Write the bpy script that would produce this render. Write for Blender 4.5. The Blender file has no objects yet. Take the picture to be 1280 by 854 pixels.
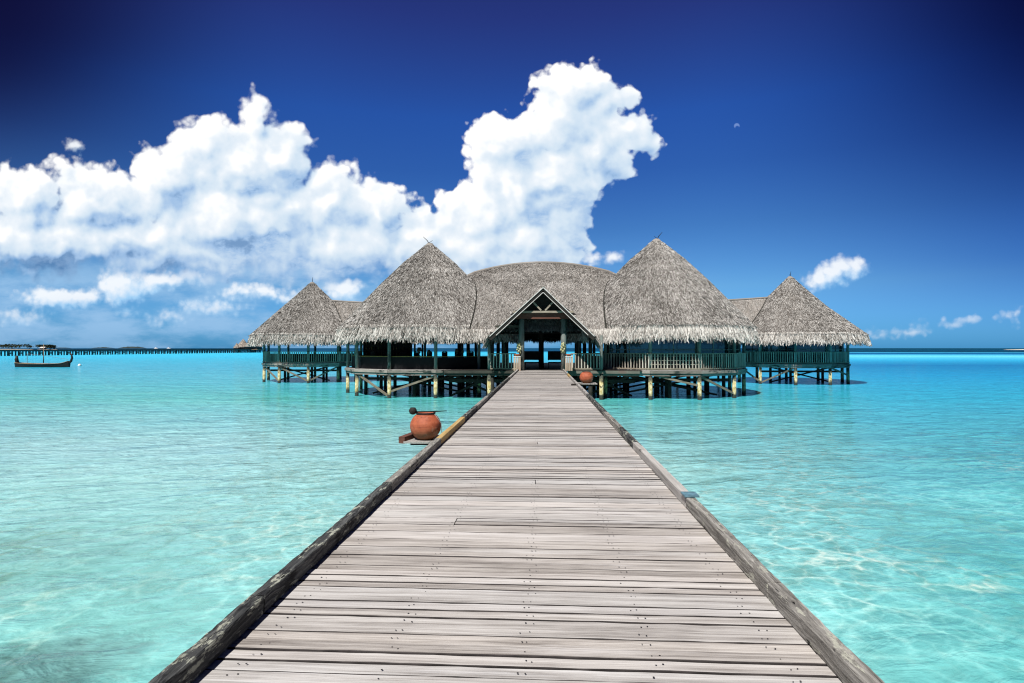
import bpy, bmesh, math, random
import numpy as np
from mathutils import Vector, Matrix
random.seed(7); rng = np.random.default_rng(7)
sc = bpy.context.scene
COL = sc.collection
R = math.radians
PI = math.pi

# ------------------------------------------------------------------ camera
EYE = Vector((0.0, 0.0, 3.7)); FPX = 720.0
YAW = R(3.02); PITCH = math.atan(8.0/FPX)
fwd = Vector((-math.sin(YAW)*math.cos(PITCH), math.cos(YAW)*math.cos(PITCH), math.sin(PITCH)))
rgt = Vector((math.cos(YAW), math.sin(YAW), 0)); upv = rgt.cross(fwd)
cam_d = bpy.data.cameras.new('camera'); cam = bpy.data.objects.new('camera', cam_d); COL.objects.link(cam)
cam.matrix_world = Matrix((rgt, upv, -fwd)).transposed().to_4x4(); cam.location = EYE
cam_d.sensor_width = 36; cam_d.lens = 36*FPX/1280; cam_d.clip_start = 0.1; cam_d.clip_end = 20000
sc.camera = cam
def ray(px, py):
    return fwd + rgt*((px-640)/FPX) - upv*((py-427)/FPX)
def at(px, py, Y):
    d = ray(px, py); t = Y/d.y
    return EYE + d*t
def atz(px, py, z):
    d = ray(px, py); return EYE + d*((z-EYE.z)/d.z)
def X(px, Y): return at(px, 435, Y).x

# ------------------------------------------------------------------ exposure, sun
vs = sc.view_settings
vs.view_transform = 'Standard'; vs.look = 'None'; vs.gamma = 1; vs.exposure = 0.65
SUN = Vector((-0.22, -0.55, 0.80)).normalized()
sl = bpy.data.lights.new('sun', 'SUN'); sl.energy = 4.0; sl.angle = R(0.5); sl.color = (1, 0.965, 0.91)
so = bpy.data.objects.new('sun', sl); COL.objects.link(so)
so.rotation_euler = SUN.to_track_quat('Z', 'Y').to_euler(); so.location = (0, 0, 60)
sc.cycles.max_bounces = 8; sc.cycles.transparent_max_bounces = 10; sc.cycles.caustics_reflective = False
sc.cycles.caustics_refractive = False; sc.cycles.use_denoising = True; sc.cycles.denoising_prefilter = 'ACCURATE'; sc.cycles.filter_width = 1.15

# ------------------------------------------------------------------ node helper
class NT:
    def __init__(s, tree, dim='3D'): s.dim = dim; s.t = tree; s.n = tree.nodes; s.l = tree.links
    def set(s, sock, v):
        if v is None: return
        if isinstance(v, bpy.types.NodeSocket): s.l.new(v, sock)
        elif isinstance(v, (tuple, list, Vector)):
            v = tuple(v)
            if sock.type == 'RGBA' and len(v) == 3: v = v+(1,)
            sock.default_value = v
        else: sock.default_value = v
    def node(s, typ, **kw):
        nd = s.n.new(typ)
        for k, v in kw.items(): setattr(nd, k, v)
        return nd
    def m(s, op, a, b=None, c=None, clamp=False):
        nd = s.node('ShaderNodeMath', operation=op, use_clamp=clamp)
        for i, v in enumerate((a, b, c)): s.set(nd.inputs[i], v)
        return nd.outputs[0]
    def v(s, op, a, b=None, sc=None):
        nd = s.node('ShaderNodeVectorMath', operation=op)
        s.set(nd.inputs[0], a); s.set(nd.inputs[1], b)
        if sc is not None: s.set(nd.inputs['Scale'], sc)
        return nd.outputs['Value'] if op in ('LENGTH', 'DOT_PRODUCT', 'DISTANCE') else nd.outputs[0]
    def noise(s, vec, scale, detail=4, rough=0.5, dist=0.0, color=False, lac=2.0, typ=None):
        nd = s.node('ShaderNodeTexNoise'); nd.noise_dimensions = s.dim
        if typ: nd.noise_type = typ
        s.set(nd.inputs['Vector'], vec); s.set(nd.inputs['Scale'], scale); s.set(nd.inputs['Detail'], detail)
        s.set(nd.inputs['Roughness'], rough); s.set(nd.inputs['Distortion'], dist); s.set(nd.inputs['Lacunarity'], lac)
        return nd.outputs['Color' if color else 0]
    def voro(s, vec, scale, feature='F1', out='Distance', smooth=None, rand=1.0):
        nd = s.node('ShaderNodeTexVoronoi', feature=feature); nd.voronoi_dimensions = s.dim
        s.set(nd.inputs['Vector'], vec); s.set(nd.inputs['Scale'], scale); s.set(nd.inputs['Randomness'], rand)
        if smooth is not None: s.set(nd.inputs['Smoothness'], smooth)
        return nd.outputs[out]
    def ramp(s, fac, stops, interp='LINEAR'):
        nd = s.node('ShaderNodeValToRGB'); cr = nd.color_ramp; cr.interpolation = interp
        while len(cr.elements) < len(stops): cr.elements.new(0.5)
        for e, (p, c) in zip(cr.elements, stops):
            e.position = p
            c = (c, c, c) if not isinstance(c, (tuple, list)) else c
            e.color = tuple(c)+(1,) if len(c) == 3 else c
        s.set(nd.inputs[0], fac); return nd.outputs[0]
    def mix(s, fac, a, b, typ='RGBA', blend='MIX'):
        nd = s.node('ShaderNodeMix', data_type=typ)
        if typ == 'RGBA':
            nd.blend_type = blend; s.set(nd.inputs[0], fac); s.set(nd.inputs[6], a); s.set(nd.inputs[7], b); return nd.outputs[2]
        s.set(nd.inputs[0], fac); s.set(nd.inputs[2], a); s.set(nd.inputs[3], b); return nd.outputs[0]
    def sstep(s, x, a, b, lo=0.0, hi=1.0, lin=False):
        nd = s.node('ShaderNodeMapRange', interpolation_type='LINEAR' if lin else 'SMOOTHSTEP')
        s.set(nd.inputs[0], x); s.set(nd.inputs[1], a); s.set(nd.inputs[2], b); s.set(nd.inputs[3], lo); s.set(nd.inputs[4], hi)
        return nd.outputs[0]
    def sep(s, vec):
        nd = s.node('ShaderNodeSeparateXYZ'); s.set(nd.inputs[0], vec); return nd.outputs
    def comb(s, x, y, z=0.0):
        nd = s.node('ShaderNodeCombineXYZ'); s.set(nd.inputs[0], x); s.set(nd.inputs[1], y); s.set(nd.inputs[2], z); return nd.outputs[0]
    def bump(s, h, strength=1.0, dist=0.01, normal=None):
        nd = s.node('ShaderNodeBump'); s.set(nd.inputs['Height'], h); s.set(nd.inputs['Strength'], strength); s.set(nd.inputs['Distance'], dist)
        if normal is not None: s.set(nd.inputs['Normal'], normal)
        return nd.outputs[0]

# ------------------------------------------------------------------ sky and clouds (world)
world = bpy.data.worlds.new('World'); sc.world = world; world.use_nodes = True
wt = NT(world.node_tree, '2D'); wt.n.clear()
sky = wt.node('ShaderNodeTexSky', sky_type='NISHITA'); sky.sun_disc = False
sky.sun_elevation = math.asin(SUN.z); sky.sun_rotation = math.atan2(SUN.x, SUN.y)
sky.air_density = 1.0; sky.dust_density = 0.3; sky.ozone_density = 3.0
SKY_STRENGTH = 0.076
def uv_of(px, py):
    d = ray(px, py); return d.x/d.y, d.z/d.y
PX = 1/FPX
# the cumulus banks: (px, py, rx, ry) in the photo's angular measure
BANK = [
 (718,116,42,32),(705,150,52,46),(640,188,54,44),(778,163,34,26),(757,130,28,24),(738,112,26,24),(800,178,20,10),(745,190,40,40),(655,240,66,60),(692,225,50,60),
 (606,268,58,44),(640,305,78,50),(560,272,22,26),(690,290,34,50),(590,312,60,40),
 (318,156,15,26),(250,184,44,36),(345,196,42,42),(300,215,85,60),(205,225,54,52),(120,255,66,52),(30,258,62,46),
 (310,272,150,62),(420,255,60,44),(474,272,42,38),(515,300,48,38),(150,298,170,38),(390,312,160,42), (240,318,150,34), (60,310,110,34),(436,212,13,14),(88,228,26,24),
 (0,300,60,30)]
SMALL = [(75,372,62,16),(150,362,40,20),(20,395,40,8),(195,352,60,12),(158,392,14,7),(215,398,30,7),(432,362,22,13),(330,366,60,9),(270,385,50,8),
 (1028,350,24,11),(1048,342,28,13),(1064,336,15,9),(765,326,13,9),(735,322,9,7),(1212,404,12,6),(1190,408,9,5),(1178,402,5,5),(1262,405,9,6),(1276,400,8,8),(1140,410,22,4),(1105,412,12,3),(98,186,14,8)]
gt = bpy.data.node_groups.new('cloud_density', 'ShaderNodeTree')
gt.interface.new_socket('P', in_out='INPUT', socket_type='NodeSocketVector')
gt.interface.new_socket('D', in_out='OUTPUT', socket_type='NodeSocketFloat')
gt.interface.new_socket('S', in_out='OUTPUT', socket_type='NodeSocketFloat')
gt.interface.new_socket('L', in_out='OUTPUT', socket_type='NodeSocketFloat')
g = NT(gt, '2D'); gi = g.node('NodeGroupInput'); go = g.node('NodeGroupOutput'); 
P = gi.outputs[0]
w1 = g.noise(P, 9.0, 3, 0.5, color=True)
Pw = g.v('ADD', P, g.v('SCALE', g.v('SUBTRACT', w1, (.5,.5,.5)), None, 0.055))
w2 = g.noise(P, 30.0, 2, 0.5, color=True)
Pw = g.v('ADD', Pw, g.v('SCALE', g.v('SUBTRACT', w2, (.5,.5,.5)), None, 0.018))
Pw = g.v('MULTIPLY', Pw, (1,1,0))
def ell(lst):
    cur = None
    for (px, py, rx, ry) in lst:
        u, v = uv_of(px, py)
        a = g.v('MULTIPLY', g.v('SUBTRACT', Pw, (u, v, 0)), (FPX/rx, FPX/ry, 0))
        L = g.v('LENGTH', a); k = min(rx, ry)
        d = g.m('MULTIPLY_ADD', L, -k, k)
        cur = d if cur is None else g.m('SMOOTH_MAX', cur, d, 8.0)
    return cur
bank = ell(BANK); small = ell(SMALL)
# billows: inverted smooth cells at falling sizes, and a fine fractal for the frayed rims
b1 = g.m('SUBTRACT', 0.55, g.voro(Pw, 17.0, 'SMOOTH_F1', smooth=0.25))
b2 = g.m('SUBTRACT', 0.55, g.voro(g.v('ADD', Pw, (3.1,1.7,0)), 38.0, 'SMOOTH_F1', smooth=0.25))
b3 = g.m('SUBTRACT', 0.5, g.voro(g.v('ADD', P, (1.3,5.7,0)), 85.0, 'SMOOTH_F1', smooth=0.3))
fb = g.m('SUBTRACT', g.noise(P, 28.0, 7, 0.62), 0.5)
nz = g.m('ADD', g.m('ADD', g.m('MULTIPLY', b1, 24.0), g.m('MULTIPLY', b2, 14.0)), g.m('ADD', g.m('MULTIPLY', b3, 7.0), g.m('MULTIPLY', fb, 20.0)))
nz2 = g.m('ADD', g.m('MULTIPLY', b3, 5.0), g.m('MULTIPLY', fb, 16.0))
nz = g.m('MULTIPLY', nz, g.sstep(bank, -18.0, -4.0, .62, 1.0))
D = g.m('ADD', g.m('ADD', bank, 5.0), nz); S = g.m('ADD', g.m('ADD', small, 3.5), nz2)
g.l.new(D, go.inputs[0]); g.l.new(S, go.inputs[1])
sm = g.m('SUBTRACT', g.noise(P, 22.0, 4, 0.5), 0.5)
g.l.new(g.m('ADD', g.m('ADD', bank, g.m('MULTIPLY', b1, 24.0)), g.m('ADD', g.m('MULTIPLY', b2, 9.0), g.m('MULTIPLY', sm, 22.0))), go.inputs[2])

geo = wt.node('ShaderNodeTexCoord').outputs['Generated']
dx, dy, dz = wt.sep(geo)
dyc = wt.m('MAXIMUM', dy, 0.06)
U = wt.m('DIVIDE', dx, dyc); V = wt.m('DIVIDE', dz, dyc)
Pc = wt.comb(U, V, 0.0)
def dens(off):
    nd = wt.node('ShaderNodeGroup'); nd.node_tree = gt
    wt.set(nd.inputs[0], wt.v('ADD', Pc, (off[0]*PX, off[1]*PX, 0)) if off else Pc)
    return nd.outputs[0], nd.outputs[1], nd.outputs[2]
D0, S0, L0 = dens(None); D1, S1, L1 = dens((-8, 10)); D2, S2, L2 = dens((-26, 28))
front = wt.sstep(dy, 0.05, 0.2)
aB = wt.m('MULTIPLY', wt.sstep(wt.m('DIVIDE', D0, wt.m('ADD', wt.sstep(U, uv_of(540,0)[0], uv_of(420,0)[0], 9.0, 15.0), wt.m('MULTIPLY', wt.sstep(V, uv_of(0, 300)[1], uv_of(0, 345)[1], 0.0, 22.0), wt.sstep(U, uv_of(560,300)[0], uv_of(430,300)[0])))), 0.0, 1.0), front)
aS = wt.m('MULTIPLY', wt.m('MULTIPLY', wt.sstep(S0, 0.0, 12.0), front), wt.sstep(V, .045, .10, .45, .88))
def lit(d0, d1, d2, k1, k2):
    a = wt.m('MULTIPLY', wt.m('SUBTRACT', d0, d1), k1); b = wt.m('MULTIPLY', wt.m('SUBTRACT', d0, d2), k2)
    return wt.m('ADD', wt.m('ADD', a, b), 0.51, clamp=True)
LB = lit(L0, L1, L2, 0.015, 0.0075); LS = wt.m('ADD', lit(S0, S1, S2, 0.022, 0.008), .12, clamp=True)
thin = wt.sstep(D0, 45.0, 4.0)            # rims let the light through
LB = wt.m('ADD', LB, wt.m('MULTIPLY', thin, 0.22), clamp=True)
# flat grey bases of the left bank
base = wt.m('MULTIPLY', wt.sstep(V, uv_of(0, 285)[1], uv_of(0, 350)[1]), wt.sstep(U, uv_of(520,300)[0], uv_of(330,300)[0]))
LB = wt.m('SUBTRACT', LB, wt.m('ADD', wt.m('MULTIPLY', base, 0.24), wt.m('MULTIPLY', wt.m('MULTIPLY', wt.sstep(V, uv_of(0, 308)[1], uv_of(0, 336)[1]), wt.sstep(U, uv_of(210,300)[0], uv_of(30,300)[0])), .28)), clamp=True)
floor_ = wt.m('MULTIPLY', wt.sstep(U, uv_of(160,300)[0], uv_of(300,300)[0], .07, .24), wt.sstep(wt.noise(wt.v('MULTIPLY', Pc, (1, 1.8, 1)), 16.0, 6, .6), .3, .7, .35, 1.65))
LB = wt.m('MAXIMUM', LB, floor_)
CB = wt.ramp(LB, [(0.0, (0.035,0.115,0.26)), (0.20, (0.23,0.345,0.51)), (0.48, (0.41,0.495,0.58)), (0.76, (0.53,0.575,0.62)), (1.0, (0.68,0.68,0.68))])
CS = wt.ramp(LS, [(0.0, (0.06,0.18,0.40)), (0.5, (0.26,0.44,0.62)), (1.0, (0.62,0.64,0.66))])
# deep polarised tropical sky: the Nishita sky, tinted with height
tint = wt.ramp(wt.m('MULTIPLY', dz, 1.0), [(0.0, (.09,.40,1.0)), (.05, (.19,.50,.97)), (.10, (.27,.552,.86)), (.20, (.19,.42,.74)), (.29, (.14,.34,.74)), (.37, (.13,.335,.82)), (.50, (.165,.19,.55)), (.62, (.13,.13,.38)), (1.0, (.12,.13,.35))])
# lens vignette painted into the sky tint: darker to both sides, strongest high up
flank = wt.m('MULTIPLY', wt.sstep(wt.m('ABSOLUTE', wt.m('ADD', U, .05)), .32, 1.0), wt.sstep(V, .12, .55))
tint = wt.mix(wt.m('MULTIPLY', flank, .92), tint, wt.v('MULTIPLY', tint, (.34,.13,.20)))
fr_ = wt.m('MULTIPLY', wt.sstep(U, .22, .95), wt.sstep(V, .0, .16, .15, 1.0))
tint = wt.mix(fr_, tint, wt.v('MULTIPLY', tint, (.36,.46,.70)))
fl_ = wt.m('MULTIPLY', wt.sstep(wt.m('ABSOLUTE', U), .45, 1.0), wt.sstep(V, .36, .60))
tint = wt.mix(fl_, tint, wt.v('MULTIPLY', tint, (.62,.40,.50)))
skyn = wt.v('SCALE', sky.outputs[0], None, SKY_STRENGTH)
skyc = wt.v('MULTIPLY', skyn, tint)
mu = uv_of(921, 157.5); mq = wt.v('SUBTRACT', Pc, (mu[0], mu[1], 0))
moon = wt.m('MULTIPLY', wt.m('MULTIPLY', wt.sstep(wt.v('LENGTH', mq), 4.0*PX, 2.6*PX), wt.sstep(wt.v('LENGTH', wt.v('SUBTRACT', mq, (.6*PX, -2.6*PX, 0))), 1.8*PX, 3.6*PX)), 0.25)
hz = wt.sstep(wt.noise(wt.v('MULTIPLY', Pc, (1, 3.2, 1)), 6.0, 7, 0.6), 0.30, 0.66)
hz = wt.m('MULTIPLY', wt.m('MULTIPLY', hz, wt.m('MULTIPLY', wt.sstep(V, 0.20, 0.11), wt.sstep(V, 0.0, 0.05, .70, 1.0))), wt.m('MULTIPLY', wt.sstep(U, 0.35, -0.25), front))
c0 = wt.mix(wt.m('MULTIPLY', hz, 0.9), skyc, (0.20, 0.345, 0.52))
c1 = wt.mix(aS, wt.mix(moon, c0, (.38,.52,.80)), CS); c2 = wt.mix(aB, c1, CB)
bg = wt.node('ShaderNodeBackground'); wt.set(bg.inputs[0], c2); bg.inputs[1].default_value = 1.0
bg0 = wt.node('ShaderNodeBackground'); wt.set(bg0.inputs[0], skyc)
zone = wt.m('MULTIPLY', wt.m('MULTIPLY', wt.m('GREATER_THAN', V, -0.002), wt.m('LESS_THAN', V, 0.56)), wt.m('MULTIPLY', wt.m('GREATER_THAN', dy, 0.05), wt.m('LESS_THAN', wt.m('ABSOLUTE', U), 1.6)))
mxs = wt.node('ShaderNodeMixShader'); wt.l.new(zone, mxs.inputs[0]); wt.l.new(bg0.outputs[0], mxs.inputs[1]); wt.l.new(bg.outputs[0], mxs.inputs[2])
wo = wt.node('ShaderNodeOutputWorld'); wt.l.new(mxs.outputs[0], wo.inputs[0])
world.cycles.sampling_method = 'MANUAL'; world.cycles.sample_map_resolution = 512
# ------------------------------------------------------------------ materials
def mat(name):
    m = bpy.data.materials.new(name); m.use_nodes = True; t = NT(m.node_tree); t.n.clear()
    o = t.node('ShaderNodeOutputMaterial'); b = t.node('ShaderNodeBsdfPrincipled'); t.l.new(b.outputs[0], o.inputs[0])
    return m, t, b
def geo_pos(t): return t.node('ShaderNodeNewGeometry').outputs['Position']
def island(t): return t.node('ShaderNodeNewGeometry').outputs['Random Per Island']
def objco(t): return t.node('ShaderNodeTexCoord').outputs['Object']

def wood(name, dark, mid, light, axis='X', tone=0.35, rough=0.75, grain=1.0, bumpd=0.004, isl=True, patch=None, patch_amt=0.5, patch_scale=1.2, crack=0.0):
    m, t, b = mat(name); p = objco(t)
    rnd = island(t) if isl else t.node('ShaderNodeObjectInfo').outputs['Random']
    off = t.v('SCALE', t.comb(t.m('MULTIPLY', rnd, 31.0), t.m('MULTIPLY', rnd, 17.0), t.m('MULTIPLY', rnd, 53.0)), None, 1.0)
    p = t.v('ADD', p, off)
    st = {'X': (0.9, 26, 26), 'Y': (26, 0.9, 26), 'Z': (26, 26, 0.9)}[axis]
    q = t.v('MULTIPLY', p, tuple(c*grain for c in st))
    wv = t.noise(t.v('MULTIPLY', p, tuple(c*0.12 for c in st)), 1.6, 3, 0.5)
    qd = t.v('ADD', q, t.v('SCALE', t.comb(wv, wv, wv), None, 1.5))
    n1 = t.noise(qd, 1.0, 6, 0.62)
    n2 = t.noise(t.v('MULTIPLY', q, (2.3,)*3), 1.7, 3, 0.7)
    blot = t.noise(p, 1.3, 4, 0.6)
    f = t.m('ADD', t.m('MULTIPLY', n1, 0.55), t.m('ADD', t.m('MULTIPLY', n2, 0.25), t.m('MULTIPLY', blot, 0.35)))
    f = t.m('ADD', f, t.m('MULTIPLY', t.m('SUBTRACT', rnd, 0.5), tone))
    c = t.ramp(f, [(0.28, dark), (0.52, mid), (0.82, light)])
    if patch:
        pm = t.sstep(t.noise(t.v('MULTIPLY', p, (1.0 if axis != 'X' else .35, 1.0 if axis != 'Y' else .35, 1.0 if axis != 'Z' else .35)), patch_scale*2.2, 5, 0.62), 0.62-0.25*patch_amt, 0.70-0.2*patch_amt)
        c = t.mix(pm, c, patch)
    if crack:
        ck = t.sstep(t.noise(t.v('MULTIPLY', q, (.8,)*3), .55, 4, .55), .40, .31)
        c = t.mix(t.m('MULTIPLY', ck, crack), c, tuple(x*.25 for x in dark))
    t.set(b.inputs['Base Color'], c); b.inputs['Roughness'].default_value = rough; b.inputs['Specular IOR Level'].default_value = 0.25
    t.set(b.inputs['Normal'], t.bump(t.m('ADD', n1, t.m('MULTIPLY', n2, 0.5)), 0.7, bumpd))
    return m
def plain(name, c, rough=0.7, var=0.25, scale=6.0, spec=0.3, metal=0.0, bumpd=0.003):
    m, t, b = mat(name); n = t.noise(objco(t), scale, 5, 0.6)
    cc = t.mix(t.sstep(n, 0.3, 0.7), tuple(x*(1-var) for x in c), tuple(min(1, x*(1+var)) for x in c))
    t.set(b.inputs['Base Color'], cc); b.inputs['Roughness'].default_value = rough; b.inputs['Specular IOR Level'].default_value = spec
    b.inputs['Metallic'].default_value = metal
    t.set(b.inputs['Normal'], t.bump(n, 0.5, bumpd))
    return m

M = {}
# silvered deck boards, slightly pink-brown
def deck_mat():
    m, t, b = mat('deck_boards'); p = objco(t); rnd = island(t)
    p = t.v('ADD', p, t.comb(t.m('MULTIPLY', rnd, 31.0), t.m('MULTIPLY', rnd, 57.0), 0.0))
    n1 = t.noise(t.v('MULTIPLY', p, (0.7, 22, 22)), 1.0, 6, 0.6, dist=0.4)
    n2 = t.noise(t.v('MULTIPLY', p, (1.6, 95, 60)), 1.0, 5, 0.75)
    bl = t.noise(t.v('MULTIPLY', p, (1.0, 2.2, 1)), 1.1, 4, 0.6)
    fine = t.noise(p, 160, 2, 0.6)
    f = t.m('ADD', t.m('MULTIPLY', n1, 0.46), t.m('ADD', t.m('MULTIPLY', n2, 0.42), t.m('ADD', t.m('MULTIPLY', bl, 0.20), t.m('MULTIPLY', fine, 0.06))))
    f = t.m('ADD', f, t.m('MULTIPLY', t.m('SUBTRACT', rnd, 0.5), 0.10))
    c = t.ramp(f, [(0.37, (0.060,0.054,0.050)), (0.455, (0.20,0.183,0.170)), (0.53, (0.37,0.350,0.332)), (0.62, (0.53,0.512,0.494)), (0.76, (0.70,0.69,0.675))])
    # bleached streaks that follow the grain, and dark cracks
    st = t.sstep(t.noise(t.v('MULTIPLY', p, (0.45, 9, 9)), 1.0, 5, 0.7), 0.56, 0.68)
    c = t.mix(t.m('MULTIPLY', st, 0.6), c, (0.70,0.69,0.69))
    ck = t.sstep(t.noise(t.v('MULTIPLY', p, (0.8, 46, 30)), 1.0, 3, 0.6), 0.27, 0.20)
    ck = t.m('MULTIPLY', ck, t.sstep(bl, 0.40, 0.56))
    c = t.mix(t.m('MULTIPLY', ck, 0.85), c, (0.03,0.027,0.03))
    tone = t.ramp(rnd, [(0.0, (0.90,0.87,0.85)), (0.3, (1.0,0.965,0.94)), (0.6, (0.93,0.935,0.95)), (0.8, (1.02,0.97,0.94)), (1.0, (0.86,0.85,0.86))])
    c = t.mix(1.0, c, tone, blend='MULTIPLY')
    t.set(b.inputs['Base Color'], c); b.inputs['Roughness'].default_value = 0.55; b.inputs['Specular IOR Level'].default_value = 0.5
    t.set(b.inputs['Normal'], t.bump(t.m('ADD', t.m('ADD', n1, t.m('MULTIPLY', n2, 0.8)), t.m('MULTIPLY', ck, -2.0)), 0.8, 0.004))
    return m
M['deck'] = deck_mat()
M['gap_shade'] = plain('gap_shade', (.035,.03,.03), .9, .5)  # dark tone stands in for the shade between the boards
def kerb_mat(name, dark, mid, light, lichen, lich_amt, black_amt):
    m, t, b = mat(name); p = objco(t); r = t.node('ShaderNodeObjectInfo').outputs['Random']
    p = t.v('ADD', p, t.comb(t.m('MULTIPLY', r, 9.0), t.m('MULTIPLY', r, 23.0), t.m('MULTIPLY', r, 5.0)))
    wv = t.noise(t.v('MULTIPLY', p, (3, 1.2, 3)), 1.0, 3, .5, color=True)
    q = t.v('ADD', t.v('MULTIPLY', p, (55, 2.2, 55)), t.v('SCALE', t.v('SUBTRACT', wv, (.5,.5,.5)), None, 7.0))
    g1 = t.noise(q, 1.0, 6, .65); g2 = t.noise(t.v('MULTIPLY', q, (.45, .6, .45)), 1.0, 4, .6)
    c = t.ramp(t.m('ADD', t.m('MULTIPLY', g1, .6), t.m('MULTIPLY', g2, .4)), [(.30, dark), (.48, mid), (.70, light)])
    lc = t.sstep(t.noise(t.v('MULTIPLY', p, (14, 5, 14)), 1.0, 6, .7), .60-.12*lich_amt, .66-.12*lich_amt); c = t.mix(lc, c, lichen)
    bk = t.sstep(t.noise(t.v('ADD', t.v('MULTIPLY', p, (9, 2.2, 9)), (4, 7, 2)), 1.0, 6, .65), .66-.2*black_amt, .72-.2*black_amt); c = t.mix(t.m('MULTIPLY', bk, .9), c, (.012,.012,.013))
    fz = t.sstep(g2, .36, .29); c = t.mix(t.m('MULTIPLY', fz, .95), c, (.008,.008,.009))
    t.set(b.inputs['Base Color'], c); b.inputs['Roughness'].default_value = .85; b.inputs['Specular IOR Level'].default_value = .2
    t.set(b.inputs['Normal'], t.bump(t.m('ADD', t.m('ADD', g1, g2), t.m('MULTIPLY', fz, -1.5)), 1.0, .015)); return m
M['kerb_grey'] = kerb_mat('grey_weathered_beam', (.05,.047,.043), (.21,.20,.185), (.50,.485,.455), (.42,.42,.36), .3, .15)
M['kerb_dark'] = kerb_mat('black_stained_beam', (.012,.013,.014), (.055,.057,.058), (.20,.205,.20), (.36,.37,.31), .45, .55)
M['kerb_pale'] = wood('bleached_beam', (.09,.085,.08), (.33,.315,.30), (.58,.56,.54), 'Y', .12, isl=False, bumpd=.012, grain=1.6, patch=(.06,.056,.052), patch_amt=.25, crack=.8)
M['kerb_tan'] = wood('new_tan_beam', (.16,.09,.03), (.42,.28,.11), (.60,.44,.20), 'Y', .1, isl=False, bumpd=.006, patch=(.09,.05,.02), patch_amt=.1)
M['grey_wood'] = wood('grey_wood', (.05,.040,.030), (.22,.185,.14), (.47,.42,.34), 'X', .3, isl=True)
M['grey_wood_up'] = wood('grey_wood_upright', (.08,.07,.055), (.34,.305,.255), (.64,.59,.51), 'Z', .3, isl=False, bumpd=.004)
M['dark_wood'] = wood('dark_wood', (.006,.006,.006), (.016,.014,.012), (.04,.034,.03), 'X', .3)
M['black_cloth'] = plain('black_panel', (.006,.007,.009), .8, .3)
M['red_wood'] = wood('red_brown_beam', (.03,.012,.008), (.09,.035,.024), (.17,.075,.055), 'X', .2)
M['white_edge'] = wood('pale_bargeboard', (.30,.29,.27), (.55,.53,.50), (.74,.72,.70), 'X', .1)
M['tan_slats'] = wood('tan_slats', (.30,.20,.13), (.52,.40,.30), (.72,.62,.52), 'Z', .25)
M['teal_post'] = wood('teal_weathered_post', (.045,.052,.047), (.14,.16,.148), (.33,.355,.33), 'Z', .2, isl=False, patch=(.03,.045,.04), patch_amt=.25)
M['green_beam'] = wood('green_stained_fascia', (.016,.017,.014), (.06,.062,.05), (.19,.185,.155), 'X', .3, isl=False, patch=(.16,.12,.10), patch_amt=.15)
M['brown_beam'] = wood('worn_fascia', (.04,.035,.03), (.17,.15,.13), (.42,.38,.34), 'X', .3, isl=False, patch=(.03,.04,.035), patch_amt=.35)
M['brass'] = plain('gold_rail', (.30,.19,.05), .5, .3)
M['steel'] = plain('wire', (.35,.35,.36), .4, .2, metal=.6)
M['teal_metal'] = plain('teal_plate', (.10,.20,.25), .45, .35, scale=14, spec=.5)
M['teal_blind'] = plain('teal_blind', (.03,.13,.15), .5, .3, scale=3)
M['shell'] = plain('pale_shell', (.42,.42,.24), .6, .6, scale=18)
def pile_mat():
    m, t, b = mat('barnacled_pile'); p = objco(t); w = geo_pos(t); z = t.sep(w)[2]
    n = t.noise(p, 4.5, 6, 0.65); n2 = t.noise(t.v('MULTIPLY', p, (1,1,.4)), 9.0, 4, .6)
    c = t.ramp(n2, [(0.3, (.20,.13,.04)), (0.45, (.46,.38,.15)), (0.6, (.60,.55,.34)), (0.75, (.68,.66,.55))])
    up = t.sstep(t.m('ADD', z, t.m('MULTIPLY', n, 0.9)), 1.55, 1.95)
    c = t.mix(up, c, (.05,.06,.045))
    dn = t.sstep(t.m('ADD', z, t.m('MULTIPLY', n, -0.7)), 0.10, -0.08)
    c = t.mix(dn, c, (.035,.04,.03))
    pt = t.sstep(n, 0.56, 0.64); c = t.mix(pt, c, (.03,.03,.025))
    t.set(b.inputs['Base Color'], c); b.inputs['Roughness'].default_value = .85
    t.set(b.inputs['Normal'], t.bump(n, 1.0, .03)); return m
M['pile'] = pile_mat()
M['pile_dark'] = plain('near_black_timber', (.022,.022,.018), .7, .5, scale=3)  # plain near-black timber for inner piles, joists and beams
M['brace'] = wood('brace_timber', (.02,.02,.016), (.10,.085,.06), (.38,.33,.26), 'X', .4)
def thatch(name, cols, lin):
    m, t, b = mat(name); p = geo_pos(t); r = island(t)
    n = t.noise(p, 0.55, 4, 0.6); n2 = t.noise(p, 7.0, 3, 0.7)
    f = t.m('ADD', t.m('MULTIPLY', r, 0.75), t.m('ADD', t.m('MULTIPLY', t.m('SUBTRACT', n, .5), .60), t.m('MULTIPLY', t.m('SUBTRACT', n2, .5), .5)))
    zz = t.sep(p)[2]; big = t.noise(p, .22, 5, .65)
    crs = t.noise(t.comb(0.0, 0.0, t.m('ADD', t.m('MULTIPLY', zz, 2.6), t.m('MULTIPLY', n, .9))), 1.0, 2, .5)
    f = t.m('ADD', f, t.m('ADD', t.m('MULTIPLY', t.m('SUBTRACT', crs, .5), .34), t.m('MULTIPLY', t.m('SUBTRACT', big, .5), .45)))
    c = t.ramp(f, [(p_, c_) for p_, c_ in zip(lin, cols)])
    t.set(b.inputs['Base Color'], c); b.inputs['Roughness'].default_value = .9; b.inputs['Specular IOR Level'].default_value = .1
    return m
M['thatch'] = thatch('grey_thatch', [(.11,.102,.094), (.29,.273,.257), (.47,.45,.43), (.72,.70,.675)], (0.0, .3, .62, 1.0))
M['thatch_base'] = thatch('thatch_bed', [(.08,.07,.063), (.22,.20,.18), (.30,.275,.255), (.4,.375,.35)], (0.0, .3, .6, 1.0))
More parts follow.
